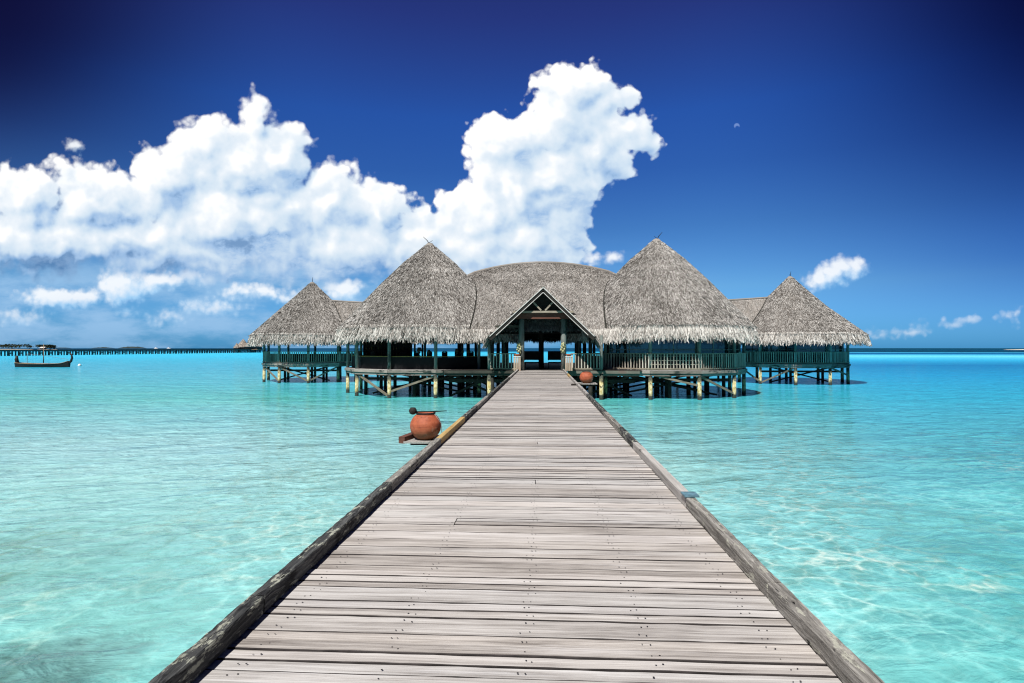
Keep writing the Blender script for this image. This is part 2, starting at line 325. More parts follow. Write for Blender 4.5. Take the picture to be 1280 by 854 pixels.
M['fringe'] = thatch('pale_palm_fringe', [(.13,.117,.105), (.37,.345,.32), (.63,.60,.565), (.82,.79,.755)], (0.0, .25, .55, 1.0))
M['terracotta'] = None
def terracotta():
    m, t, b = mat('terracotta'); p = objco(t)
    rings = t.noise(t.v('MULTIPLY', p, (1.2,1.2,26)), 1.0, 3, .6); n = t.noise(p, 9, 5, .65)
    f = t.m('ADD', t.m('MULTIPLY', rings, .55), t.m('MULTIPLY', n, .5))
    c = t.ramp(f, [(.3, (.13,.026,.012)), (.5, (.35,.08,.032)), (.68, (.46,.125,.058)), (.85, (.55,.22,.125))])
    z = t.sep(p)[2]
    mud = t.m('MULTIPLY', t.sstep(t.m('ADD', z, t.m('MULTIPLY', n, .22)), .30, .14), .75)
    c = t.mix(mud, c, (.16,.075,.028))
    salt = t.m('MULTIPLY', t.sstep(t.noise(t.v('MULTIPLY', p, (1,1,.5)), 6.0, 6, .7), .56, .68), .45); c = t.mix(salt, c, (.50,.36,.28))
    soot = t.m('MULTIPLY', t.sstep(t.noise(t.v('ADD', p, (3,1,2)), 11.0, 5, .7), .60, .70), .6); c = t.mix(soot, c, (.09,.03,.018))
    t.set(b.inputs['Base Color'], c); b.inputs['Roughness'].default_value = .7
    t.set(b.inputs['Normal'], t.bump(t.m('ADD', rings, n), .6, .006)); return m
M['terracotta'] = terracotta()
M['boat'] = plain('tarred_hull', (.018,.014,.011), .6, .4)
M['boat_trim'] = plain('tan_gunwale', (.30,.20,.12), .7, .3)
M['white'] = plain('white_paint', (.75,.75,.74), .5, .1)
M['leafy'] = plain('dark_palm_leaves', (.022,.032,.014), .8, .5, scale=.3)
M['sand'] = plain('coral_sand', (.62,.56,.46), .9, .12, scale=.4)
M['far_land'] = plain('far_islet', (.03,.045,.045), .9, .3, scale=.02)
M['far_thatch'] = plain('far_thatch', (.24,.205,.175), .9, .6, scale=1.2)
M['jetty'] = plain('jetty_timber', (.08,.076,.07), .8, .4)
M['jetty_pale'] = plain('jetty_cross_brace', (.30,.29,.27), .8, .3)

# ------------------------------------------------------------------ mesh helpers
class MB:
    def __init__(s): s.v = []; s.f = []; s.mi = []; s.k = 0
    def add(s, vs_, fs, mi=None):
        o = len(s.v); s.v.extend([tuple(v) for v in vs_]); s.f.extend([tuple(i+o for i in f) for f in fs]); s.mi.extend([s.k if mi is None else mi]*len(fs))
    def bar(s, p0, p1, w, h, up=(0,0,1), mi=None, cut=0.0):
        p0, p1 = Vector(p0), Vector(p1); d = (p1-p0).normalized(); u = Vector(up)
        sd = d.cross(u)
        if sd.length < 1e-4: sd = d.cross(Vector((0,1,0)))
        sd.normalize(); u = sd.cross(d).normalized()
        vs_ = []
        for p in (p0, p1):
            for a, c in ((-1,-1), (1,-1), (1,1), (-1,1)): vs_.append(p+sd*(a*w/2)+u*(c*h/2))
        s.add(vs_, [(0,1,2,3)[::-1], (4,5,6,7), (0,1,5,4), (1,2,6,5), (2,3,7,6), (3,0,4,7)], mi)
    def box(s, c, size, rz=0.0, mi=None):
        cx, cy, cz = c; a, b, h = (x/2 for x in size); cs, sn = math.cos(rz), math.sin(rz)
        vs_ = [(cx+x*cs-y*sn, cy+x*sn+y*cs, cz+z) for z in (-h, h) for x, y in ((-a,-b), (a,-b), (a,b), (-a,b))]
        s.add(vs_, [(3,2,1,0), (4,5,6,7), (0,1,5,4), (1,2,6,5), (2,3,7,6), (3,0,4,7)], mi)
    def tube(s, pts, rad, n=8, caps=True, mi=None):
        pts = [Vector(p) for p in pts]; rad = rad if isinstance(rad, (list, tuple)) else [rad]*len(pts)
        vs_ = []; prev = None
        for i, p in enumerate(pts):
            d = (pts[min(i+1, len(pts)-1)]-pts[max(i-1, 0)]).normalized()
            a = prev if prev is not None else (Vector((1,0,0)) if abs(d.x) < .9 else Vector((0,1,0)))
            a = (a-d*a.dot(d)).normalized(); b = d.cross(a); prev = a
            for k in range(n):
                t_ = 2*PI*k/n; vs_.append(p+(a*math.cos(t_)+b*math.sin(t_))*rad[i])
        fs = [(i*n+k, i*n+(k+1)%n, (i+1)*n+(k+1)%n, (i+1)*n+k) for i in range(len(pts)-1) for k in range(n)]
        if caps: fs += [tuple(range(n))[::-1], tuple((len(pts)-1)*n+k for k in range(n))]
        s.add(vs_, fs, mi)
    def lathe(s, prof, c=(0,0,0), n=32, mi=None, wob=0.0):
        vs_ = []
        for r, z in prof:
            for k in range(n):
                t_ = 2*PI*k/n; q = r*(1+wob*math.sin(3*t_+z*7)); vs_.append((c[0]+q*math.cos(t_), c[1]+q*math.sin(t_), c[2]+z))
        fs = [(i*n+k, i*n+(k+1)%n, (i+1)*n+(k+1)%n, (i+1)*n+k) for i in range(len(prof)-1) for k in range(n)]
        s.add(vs_, fs, mi)
    def poly(s, pts, z0, z1, mi=None):
        n = len(pts); vs_ = [(x, y, z0) for x, y in pts]+[(x, y, z1) for x, y in pts]
        s.add(vs_, [tuple(range(n))[::-1], tuple(range(n, 2*n))]+[(i, (i+1)%n, n+(i+1)%n, n+i) for i in range(n)], mi)
    def quads(s, arr, mi=None):                # arr: (N,4,3)
        o = len(s.v); n = len(arr); s.v.extend(map(tuple, arr.reshape(-1, 3).tolist()))
        s.f.extend([(o+4*i, o+4*i+1, o+4*i+2, o+4*i+3) for i in range(n)]); s.mi.extend([s.k if mi is None else mi]*n)
    def build(s, name, mats, parent=None, smooth=False, loc=None):
        me = bpy.data.meshes.new(name); me.from_pydata(s.v, [], s.f)
        for m in (mats if isinstance(mats, (list, tuple)) else [mats]): me.materials.append(m)
        if any(s.mi): me.polygons.foreach_set('material_index', s.mi)
        if smooth: me.polygons.foreach_set('use_smooth', [True]*len(me.polygons))
        me.update(); o = bpy.data.objects.new(name, me); COL.objects.link(o)
        if parent: o.parent = parent
        if loc is not None: o.location = loc
        return o
def tag(o, label, cat, group=None):
    o['label'] = label; o['category'] = cat
    if group: o['group'] = group
    return o
def thing(name, label, cat, loc=(0,0,0), rz=0, group=None):
    o = bpy.data.objects.new(name, None); COL.objects.link(o); o.location = loc; o.rotation_euler = (0,0,rz); o.empty_display_size = .3
    return tag(o, label, cat, group)
def like(o, parent, loc=None, rz=None, scale=None):
    c = o.copy(); COL.objects.link(c); c.parent = parent
    if loc is not None: c.location = loc
    if rz is not None: c.rotation_euler = (0,0,rz)
    if scale is not None: c.scale = scale
    return c

# ------------------------------------------------------------------ seabed and water
def seabed():
    m, t, b = mat('sandy_seabed'); p = geo_pos(t)
    n = t.noise(p, .25, 5, .6); n2 = t.noise(p, 1.6, 5, .65)
    c = t.mix(t.sstep(n, .35, .7), (.76,.75,.69), (.84,.83,.78))
    c = t.mix(t.m('MULTIPLY', t.sstep(n2, .55, .75), .35), c, (.52,.47,.36))
    # a belt of weed and rubble by the near corner
    d = t.v('LENGTH', t.v('MULTIPLY', t.v('SUBTRACT', p, (-8.3, 9.0, -1.6)), (.8, .8, 0)))
    weed = t.sstep(t.m('ADD', d, t.m('MULTIPLY', n2, 1.6)), 2.3, 1.3)
    c = t.mix(weed, c, (.05,.06,.035))
    d2 = t.v('LENGTH', t.v('MULTIPLY', t.v('SUBTRACT', p, (-14.0, 13.0, -1.6)), (.42, .42, 0)))
    br = t.m('MULTIPLY', t.sstep(t.m('ADD', d2, t.m('MULTIPLY', n, 1.5)), 2.8, 1.2), .65)
    c = t.mix(br, c, (.40,.33,.19))
    t.set(b.inputs['Base Color'], c); b.inputs['Roughness'].default_value = .95; b.inputs['Specular IOR Level'].default_value = 0
    t.set(b.inputs['Normal'], t.bump(n2, .5, .08))
    mb = MB(); mb.add([(-5000,-30,-1.6), (5000,-30,-1.6), (5000,9500,-1.6), (-5000,9500,-1.6)], [(0,1,2,3)])
    o = mb.build('seabed', m); o['kind'] = 'structure'
seabed()
def water():
    m = bpy.data.materials.new('lagoon_water'); m.use_nodes = True; t = NT(m.node_tree); t.n.clear()
    p = geo_pos(t); x, y, z = t.sep(p)
    # wave field: wind ripples running towards the left, crests long across the view
    rot = t.comb(t.m('ADD', t.m('MULTIPLY', x, .94), t.m('MULTIPLY', y, .34)), t.m('ADD', t.m('MULTIPLY', x, -.34), t.m('MULTIPLY', y, .94)), 0.0)
    wa = t.noise(t.v('MULTIPLY', rot, (.42, 1.0, 1)), .42, 3, .5, dist=.6)
    wb = t.noise(t.v('MULTIPLY', rot, (.5, 1.0, 1)), 1.9, 4, .55, dist=.8)
    wc = t.noise(t.v('MULTIPLY', rot, (.6, 1.0, 1)), 7.0, 3, .6, dist=.5)
    h = t.m('ADD', t.m('MULTIPLY', wa, .40), t.m('ADD', t.m('MULTIPLY', wb, .17), t.m('MULTIPLY', wc, .026)))
    nrm = t.bump(h, t.sstep(y, 6, 34, .5, .75), .6)
    # caustic light painted into the water tint: ridged network, clear on the ridges, denser between
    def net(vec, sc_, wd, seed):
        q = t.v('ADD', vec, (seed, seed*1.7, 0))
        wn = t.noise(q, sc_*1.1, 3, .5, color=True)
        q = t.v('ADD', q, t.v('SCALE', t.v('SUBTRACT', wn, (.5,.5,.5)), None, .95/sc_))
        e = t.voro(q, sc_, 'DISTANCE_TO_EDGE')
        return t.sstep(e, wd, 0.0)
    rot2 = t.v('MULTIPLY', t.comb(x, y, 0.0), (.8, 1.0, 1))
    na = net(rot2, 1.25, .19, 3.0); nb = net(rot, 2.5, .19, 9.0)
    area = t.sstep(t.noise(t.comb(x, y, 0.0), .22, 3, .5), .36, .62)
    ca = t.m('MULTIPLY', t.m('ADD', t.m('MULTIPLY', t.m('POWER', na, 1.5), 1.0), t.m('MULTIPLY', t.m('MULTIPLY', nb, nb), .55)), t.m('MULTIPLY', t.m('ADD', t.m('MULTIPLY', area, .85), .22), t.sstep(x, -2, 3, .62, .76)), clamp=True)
    # depth of the lagoon over the shoal: bands that run across, from the swell-ridged flats to the reef edge
    dist = t.m('MULTIPLY', t.m('ADD', y, t.m('MULTIPLY', t.m('SUBTRACT', t.noise(t.v('MULTIPLY', p, (.006, .012, 0)), 1.0, 3, .55), .5), t.m('MULTIPLY', y, .22))), 1.0)
    ld = t.m('LOGARITHM', t.m('MAXIMUM', dist, 2.0), 10.0)
    def rr(st): return t.ramp(t.m('DIVIDE', ld, 4.0), [(math.log10(d)/4.0, c) for d, c in st])
    L = rr([(6, (.27,.58,.57)), (12, (.40,.71,.71)), (20, (.41,.72,.75)), (30, (.24,.64,.65)), (40, (.10,.50,.47)), (60, (.07,.45,.54)), (100, (.045,.40,.58)), (200, (.045,.42,.64)), (380, (.055,.45,.68)), (520, (.03,.32,.54)), (640, (.002,.012,.07)), (6000, (.001,.008,.05))])
    Rr = rr([(6, (.13,.49,.51)), (12, (.20,.60,.62)), (25, (.11,.51,.58)), (45, (.035,.43,.60)), (80, (.010,.31,.58)), (125, (.003,.16,.40)), (180, (.03,.38,.66)), (270, (.14,.60,.85)), (325, (.05,.35,.60)), (370, (.001,.05,.20)), (410, (.001,.05,.20)), (465, (.05,.32,.58)), (520, (.001,.003,.035)), (6000, (.0005,.002,.025))])
    side = t.sstep(t.m('DIVIDE', x, t.m('ADD', y, 6.0)), .04, .58)
    far_r = t.m('MULTIPLY', t.sstep(y, 60, 130), t.sstep(t.m('DIVIDE', x, t.m('ADD', y, 6.0)), .2, .5))
    body = t.mix(t.m('MAXIMUM', side, far_r), L, Rr)
    patch = t.sstep(t.noise(t.v('MULTIPLY', p, (.10, .16, 0)), 1.0, 4, .6), .38, .66)
    body = t.mix(t.m('MULTIPLY', t.m('SUBTRACT', 1.0, patch), .22), body, (.02,.33,.50))
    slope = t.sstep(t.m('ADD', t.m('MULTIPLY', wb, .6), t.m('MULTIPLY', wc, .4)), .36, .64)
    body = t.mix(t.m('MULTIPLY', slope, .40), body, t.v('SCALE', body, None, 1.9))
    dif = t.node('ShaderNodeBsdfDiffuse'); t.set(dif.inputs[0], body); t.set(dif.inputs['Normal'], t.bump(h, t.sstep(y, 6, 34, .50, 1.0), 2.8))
    tr = t.node('ShaderNodeBsdfTransparent')
    deepw = t.sstep(t.m('DIVIDE', x, t.m('ADD', y, 6.0)), .10, .9)
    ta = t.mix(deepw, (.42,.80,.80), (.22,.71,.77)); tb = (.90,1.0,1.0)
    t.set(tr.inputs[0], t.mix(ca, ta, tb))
    clear = t.ramp(t.m('DIVIDE', ld, 4.0), [(math.log10(d)/4.0, c) for d, c in [(5, .85), (10, .80), (20, .54), (36, .15), (60, .0)]])
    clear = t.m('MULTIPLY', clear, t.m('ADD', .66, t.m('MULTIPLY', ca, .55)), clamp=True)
    mx = t.node('ShaderNodeMixShader'); t.set(mx.inputs[0], clear); t.l.new(dif.outputs[0], mx.inputs[1]); t.l.new(tr.outputs[0], mx.inputs[2])
    gl = t.node('ShaderNodeBsdfGlossy'); gl.inputs['Roughness'].default_value = .06; t.set(gl.inputs['Normal'], nrm)
    fr = t.node('ShaderNodeFresnel'); fr.inputs[0].default_value = 1.33; t.set(fr.inputs['Normal'], nrm)
    fac = t.m('MULTIPLY', t.m('MINIMUM', t.m('MULTIPLY', fr.outputs[0], .75), .46), t.sstep(y, 50, 280, 1.0, .10))
    mg = t.node('ShaderNodeMixShader'); t.set(mg.inputs[0], fac); t.l.new(mx.outputs[0], mg.inputs[1]); t.l.new(gl.outputs[0], mg.inputs[2])
    o = t.node('ShaderNodeOutputMaterial'); t.l.new(mg.outputs[0], o.inputs[0])
    mb = MB(); ys = [-30, 0, 30, 100, 400, 1500, 9500]; xs = [-5000, -1200, -300, -60, 0, 60, 300, 1200, 5000]
    vs_ = [(a, b, 0) for b in ys for a in xs]; n = len(xs)
    mb.add(vs_, [(j*n+i, j*n+i+1, (j+1)*n+i+1, (j+1)*n+i) for j in range(len(ys)-1) for i in range(n-1)])
    w = mb.build('lagoon_water', m); w['kind'] = 'structure'
water()

# ------------------------------------------------------------------ the boardwalk
DZ = 2.1                                   # deck level
XL, XR = X(250, 2.75) if False else -1.665, 1.425
y_end = 41.4
bw = thing('boardwalk', 'long grey plank boardwalk leading straight over the lagoon to the thatched entrance', 'jetty', (0, 0, 0))
def boardwalk():
    mb = MB(); y = -3.0; pitch = 0.2; joists = [-1.5, -.80, -.085, .567, 1.23]
    while y < y_end:
        w = pitch*random.uniform(.95, .985); skew = random.uniform(-.006, .006)
        segs = [(XL-.10, XR+.10)]
        r = random.random()
        if r < .06: c = random.choice(joists[1:4]); segs = [(XL-.10, c-.004), (c+.004, XR+.10)]
        if random.random() < .45: rows = [(0.0, .5), (.5, 1.0)]
        else: rows = [(0.0, 1.0)]
        for (a, b), (ra, rb) in [(sg_, rw) for sg_ in segs for rw in rows]:
            z = DZ+random.uniform(-.004, .004); ta, tb = random.uniform(-.003, .003), random.uniform(-.003, .003)
            sk = random.uniform(-.005, .005); g1 = random.choice((.002, .002, .003, .005, .008))
            y0, y1 = y+pitch*ra+(g1 if ra == 0 else .003), y+pitch*rb-random.uniform(.001, .004); e = .004
            # slightly crowned and chamfered plank, long edges wandering
            n = 22; vs_ = []; mis = []
            for i in range(n+1):
                xx = a+(b-a)*i/n; wv = random.uniform(-.0028, .0028)+sk*(i/n-.5)*.7; zz = z+random.uniform(-.0012, .0012)
                vs_ += [(xx, y0+wv, zz-.04), (xx, y0+wv, zz-e+ta), (xx, y0+e+wv, zz+ta), (xx, y1-e+wv, zz+tb), (xx, y1+wv, zz-e+tb), (xx, y1+wv, zz-.04)]
            fs = []
            for i in range(n):
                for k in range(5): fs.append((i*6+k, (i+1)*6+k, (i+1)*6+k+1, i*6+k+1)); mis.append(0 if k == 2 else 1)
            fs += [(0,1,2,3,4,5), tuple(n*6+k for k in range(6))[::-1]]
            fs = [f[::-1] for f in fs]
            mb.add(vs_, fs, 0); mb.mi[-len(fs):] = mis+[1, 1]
        y += pitch
    mb.build('deck_board', [M['deck'], M['gap_shade']], bw)
    nb = MB(); y = -.5
    k = 0
    while y < 30:
        for j in joists:
            for s_ in (.05, .145):
                for dx_ in (-.019, .019):
                    if random.random() > .82: continue
                    cx, cy = j+dx_+random.uniform(-.008, .008)+(.014 if k % 2 else -.014), y+s_+random.uniform(-.012, .012)
                    rr_ = random.uniform(.0040, .0062)
                    nb.add([(cx+rr_*math.cos(q*PI/3), cy+rr_*math.sin(q*PI/3), DZ+.0062) for q in range(6)], [tuple(range(6))])
        y += .2; k += 1
    # keep deck rhythm: rows of boards start at -3.0
    nb.build('nail_head', plain('rusty_nail', (.012,.010,.010), .6, .3), bw)
    sb = MB()
    for j in joists: sb.bar((j, -3, DZ-.14), (j, y_end, DZ-.14), .09, .19)
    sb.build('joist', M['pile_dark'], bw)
boardwalk()
def kerb(x_in, sgn, y0, y1, m, worn=.012, lift=0.006, w=.097, h=.108):
    n = max(4, int((y1-y0)/(.05 if y0 < 9 else .12))); mb = MB(); vs_ = []; pr = []
    a = 0
    for i in range(n+1):
        yy = y0+(y1-y0)*i/n; a = a*.75+random.uniform(-1, 1)*worn*.6; c = random.uniform(-1, 1)*worn*.35
        b = random.uniform(0, 1)*worn
        zt = DZ+lift+h; xo = x_in+sgn*w
        ring = [(x_in+sgn*.004, DZ+lift), (x_in, zt-.006-b*.2), (x_in+sgn*.006, zt-c*.15), (x_in+sgn*(w*.5), zt-b*.15), (xo-sgn*.006+sgn*a*.25, zt-.001-b*.3), (xo+sgn*a*.35, zt-.008-b*.5), (xo, DZ+lift)]
        vs_ += [(xx, yy, zz) for xx, zz in ring]
    k = len(ring); fs = []
    for i in range(n):
        for q in range(k): fs.append((i*k+q, i*k+(q+1)%k, (i+1)*k+(q+1)%k, (i+1)*k+q))
    fs += [tuple(range(k))[::-1], tuple(n*k+q for q in range(k))]
    if sgn > 0: fs = [f[::-1] for f in fs]
    mb.add(vs_, fs); return mb.build('kerb_beam', m, bw)
def yof(py, h=0.0): return (1.6-h)*FPX/(py-435)
# left kerb: split where the photo shows the joints
LK = [(-3, yof(775), 'kerb_dark'), (yof(775), yof(617), 'kerb_dark'), (yof(617), yof(557), 'kerb_grey'), (yof(557), yof(528), 'kerb_tan'), (yof(528), yof(513), 'kerb_dark'), (yof(513), yof(500), 'kerb_grey'), (yof(500), 29.5, 'kerb_dark'), (29.5, y_end-.2, 'kerb_pale')]
for a, b, k in LK: kerb(XL, -1, a+.008, b-.008, M[k], worn=.022 if k == 'kerb_dark' else .010)
RK = [(-3, yof(742), 'kerb_grey'), (yof(742), yof(632), 'kerb_grey'), (yof(632), yof(560), 'kerb_pale'), (yof(560), yof(540), 'kerb_dark'), (yof(540), yof(520), 'kerb_grey'), (yof(520), yof(496), 'kerb_dark'), (yof(496), 30.5, 'kerb_pale'), (30.5, 33.5, 'kerb_tan'), (33.5, y_end-.2, 'kerb_pale')]
for a, b, k in RK: kerb(XR, 1, a+.008, b-.008, M[k], worn=.015)
def bwpiles():
    proto = None
    for i in range(13):
        yy = 1.0+i*3.25
        for xx in (XL+.1, XR-.1):
            if proto is None:
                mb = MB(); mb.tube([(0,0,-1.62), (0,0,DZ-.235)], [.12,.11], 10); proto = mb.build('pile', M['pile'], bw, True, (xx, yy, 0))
            else: like(proto, bw, (xx, yy, 0))
        mb = MB(); mb.bar((XL-.05, yy+.16, DZ-.335), (XR+.05, yy+.16, DZ-.335), .12, .18); mb.build('crossbeam', M['pile_dark'], bw)
bwpiles()
# ledges outside the kerb that carry the two jars
def ledge(xc, yc, z, sgn, pale=True):
    mb = MB()
    for i in range(4): mb.box((xc, yc-.33+i*.22, z-.02), (.86, .205, .035))
    mb.build('ledge', M['kerb_pale'], bw)
    b = MB(); b.bar((XL+.2 if sgn < 0 else XR-.2, yc+.05, z-.09), (xc+sgn*.40, yc+.05, z-.09), .10, .10); b.build('ledge_beam', M['dark_wood'], bw)
P1 = at(532, 549, 10.6); P2 = at(733, 479, 24.5)
ledge(P1.x+.08, 10.75, P1.z, -1); ledge(P2.x, 24.6, P2.z, 1)
b_ = MB(); pA = at(502, 549, 10.35); pB = at(516, 541, 10.9); b_.bar((pA.x, pA.y, P1.z+.015), (pB.x+.05, pB.y, P1.z+.03), .12, .12); b_.build('ledge_cleat', M['red_wood'], bw)
# the flat teal plate on the kerb
pp = atz(860, 619, DZ+.12)
mb = MB(); mb.box((XR+.055, pp.y, DZ+.127), (.145, .17, .016)); mb.build('cover_plate', M['teal_metal'], bw)

def jar(loc, R_, flat, label):
    t = thing('terracotta_jar', label, 'jar', loc, 0, 'terracotta water jars on the boardwalk ledges')
    H = R_*1.72; prof = []
    for i in range(25):
        a = -PI/2+.42+(PI-.42-.62)*i/24
        prof.append((R_*math.cos(a)*(1.0), H*.5+R_*.94*math.sin(a)))
    zb = prof[0][1]; prof = [(r, z-zb) for r, z in prof]
    rt, zt = prof[-1]
    prof = [(0.001, 0.0)]+prof+[(rt+.012, zt+.012), (rt+.012, zt+.028), (rt-.02, zt+.028), (rt-.03, zt-.03), (rt+.05, zt-.2), (0.001, zt-.26)]
    mb = MB(); mb.lathe(prof, n=48); mb.build('jar_body', M['terracotta'], t, True)
    rm = MB(); rm.lathe([(rt+.017, zt+.012), (rt+.020, zt+.032), (rt-.012, zt+.034), (rt-.022, zt+.01)], n=40); rm.build('rim', M['black_cloth'], t, True)
    return t, zt, rt
j1, zt, rt = jar((P1.x, P1.y, P1.z), .285, True, 'large terracotta jar with a coconut ladle across its mouth beside the tan kerb')
j2, zt2, rt2 = jar((P2.x, P2.y, P2.z), .285, True, 'small looking terracotta jar under the deck railing beside the entrance')
ld_ = thing('coconut_ladle', 'dark coconut shell ladle with a thin handle lying on the big terracotta jar', 'ladle', (P1.x, P1.y, P1.z+zt+.035))
mb = MB(); prof = [(.001,-.07)]+[(.072*math.cos(a), .07*math.sin(a)) for a in [(-1.2+i*.2) for i in range(12)]]+[(.045, .062), (.05, .0), (.001, -.04)]
mb.lathe(prof, (-.225, -.06, .03), 20); mb.build('bowl', M['dark_wood'], ld_, True)
mb = MB(); mb.tube([(-.17,-.05,.012), (.1,0,.012), (.38,.08,.018)], [.013,.012,.008], 8); mb.build('handle', M['dark_wood'], ld_, True)
rp = MB(); rp.tube([(rt*.8,-.02,zt+.03), (rt*1.15,-.05,zt-.01), (.30,-.06,zt-.16), (.315,-.07,zt-.33), (.32,-.08,zt-.42)], .006, 6); rp.build('hang_rope', M['steel'], j1, True)

# ------------------------------------------------------------------ thatched pavilions
def interp(prof, r):
    for (r0, z0), (r1, z1) in zip(prof, prof[1:]):
        if r <= r1: return z0+(z1-z0)*(r-r0)/(r1-r0)
    return prof[-1][1]
def strands(mb, pts, down, nrm, L, W, lift, jit=.35, mi=0):
    """many loose palm strips lying down the slope; pts/down/nrm: (N,3)"""
    n = len(pts); side = np.cross(down, nrm); a = rng.normal(0, jit, n)[:, None]
    d = down*np.cos(a)+side*np.sin(a); s = np.cross(d, nrm)
    Ls = (L*rng.uniform(.6, 1.3, n))[:, None]; Ws = (W*rng.uniform(.6, 1.4, n))[:, None]
    up0 = nrm*rng.uniform(.0, .03, n)[:, None]; up1 = nrm*(lift*rng.uniform(.2, 1.4, n))[:, None]
    tw = nrm*(rng.normal(0, .35, n)[:, None]*Ws)
    q = np.stack([pts+s*Ws/2+up0+tw, pts-s*Ws/2+up0-tw, pts+d*Ls-s*Ws*.25+up1-tw, pts+d*Ls+s*Ws*.25+up1+tw], 1)
    mb.quads(q, mi)
def cone_roof(parent, prof, n_str, fr, name='roof', half=None):
    """prof: (r,z) from apex to eave; fr: fringe (r_top,z_top,r_bot,z_bot)"""
    mb = MB(); N = 56
    pr = [(max(r, .02), z) for r, z in prof]
    fine = []
    for (r0, z0), (r1, z1) in zip(pr, pr[1:]):
        for i in range(4): fine.append((r0+(r1-r0)*i/4, z0+(z1-z0)*i/4))
    fine.append(pr[-1])
    mb.lathe(fine, n=N, mi=1)
    rm = prof[-1][0]
    r = rm*np.sqrt(rng.uniform(0, 1, n_str)); th = rng.uniform(0, 2*PI, n_str)
    rs = np.array([p[0] for p in prof]); zs = np.array([p[1] for p in prof])
    z = np.interp(r, rs, zs); slope = (np.interp(r+.05, rs, zs)-np.interp(r-.05, rs, zs))/.1
    c, s_ = np.cos(th), np.sin(th)
    dn = np.stack([c, s_, slope], 1); dn /= np.linalg.norm(dn, axis=1)[:, None]
    nm = np.stack([-slope*c, -slope*s_, np.ones(n_str)], 1); nm /= np.linalg.norm(nm, axis=1)[:, None]
    strands(mb, np.stack([r*c, r*s_, z], 1), dn, nm, .27, .028, .05, .26)
    roof = mb.build(name, [M['thatch'], M['thatch_base']], parent)
    # near-black lining under the thatch, roof shade put into its colour
    lb = MB(); lb.lathe([(max(r_-.05, .02), z_-.22) for r_, z_ in fine], n=N); lb.build('shade_lining', M['dark_wood'], roof)
    cp = MB(); rt = prof[1][0]; cp.lathe([(.02, prof[0][1]+.10), (rt*.6, prof[0][1]+.05), (rt*1.15, prof[1][1]+.02), (rt*1.25, prof[1][1]-.08)], n=20, wob=.06)
    cp.build('ridge_cap', M['thatch_base'], roof)
    fringe_ring(roof, fr)
    return roof
def fringe_ring(roof, fr, arc=(0, 2*PI), dens=52):
    r0, z0, r1, z1 = fr; mb = MB(); n = int(dens*(arc[1]-arc[0])*r1)
    for lay in range(4):
        th = rng.uniform(arc[0], arc[1], n); t0 = rng.uniform(-.02, .55, n) if lay < 3 else rng.uniform(.0, .15, n)
        c, s_ = np.cos(th), np.sin(th); rr_ = r0+(r1-r0)*t0; zz = z0+(z1-z0)*t0+.05
        p = np.stack([rr_*c, rr_*s_, zz], 1)
        k = (r1-r0)/(z1-z0); dn = np.stack([c*(r1-r0), s_*(r1-r0), np.full(n, z1-z0)], 1); dn /= np.linalg.norm(dn, axis=1)[:, None]
        nm = np.stack([c*(z0-z1), s_*(z0-z1), np.full(n, r1-r0)], 1); nm /= np.linalg.norm(nm, axis=1)[:, None]
        strands(mb, p, dn, nm, (z0-z1)*.60, .050, .09, .20)
    bk = MB(); bk.lathe([(r0-.12, z0+.0), (r0+(r1-r0)*.5-.08, z0+(z1-z0)*.58)], n=56)
    f = mb.build('eave_fringe', M['fringe'], roof); bk.build('fringe_bed', M['thatch_base'], roof); return f
def finial(roof, z, lean):
    mb = MB(); mb.tube([(0,0,z-.1), (lean*.35,0,z+.28), (lean*.95,.02,z+.62)], [.04,.03,.016], 7); mb.tube([(lean*.1,0,z+.1), (-lean*.4,.03,z+.30)], [.025,.014], 6)
    mb.build('finial', M['dark_wood'], roof)

_bal = {}
def balusters(rail, p, q, n, h, skip=(), m='grey_wood_up', wid=.085):
    key = (round(h, 2), m, wid)
    for i in range(n):
        if i in skip: continue
        f = (i+.5)/n; loc = (p[0]+(q[0]-p[0])*f, p[1]+(q[1]-p[1])*f, DZ+.10); rz = math.atan2(q[1]-p[1], q[0]-p[0])+random.uniform(-.06, .06)
        if key in _bal: o = like(_bal[key], rail, loc, rz)
        else:
            mb = MB(); mb.box((0,0,h/2), (wid,.03,h)); o = mb.build('baluster', M[m], rail, False, loc); o.rotation_euler = (0,0,rz); _bal[key] = o
        o.rotation_euler[1] = random.uniform(-.012, .012)
def railing(parent, p, q, h=1.18, sp=.215, grid=False, dark=False, z=DZ):
    L = math.hypot(q[0]-p[0], q[1]-p[1]); mb = MB()
    mb.bar((p[0], p[1], z+h), (q[0], q[1], z+h), .11, .07); mb.bar((p[0], p[1], z+.10), (q[0], q[1], z+.10), .07, .09)
    if grid:
        for k in (.42, .70): mb.bar((p[0], p[1], z+k), (q[0], q[1], z+k), .03, .035)
    r = mb.build('railing', M['grey_wood'] if not dark else M['green_beam'], parent)
    n = max(2, int(L/sp)); balusters(r, p, q, n, h-.12)
    return r
def ngon(R_, n, rot=0.0): return [(R_*math.sin(rot+2*PI*i/n+PI/n)*1.0, -R_*math.cos(rot+2*PI*i/n+PI/n)) for i in range(-1, n-1)]   # vertex 0,1 = front bay
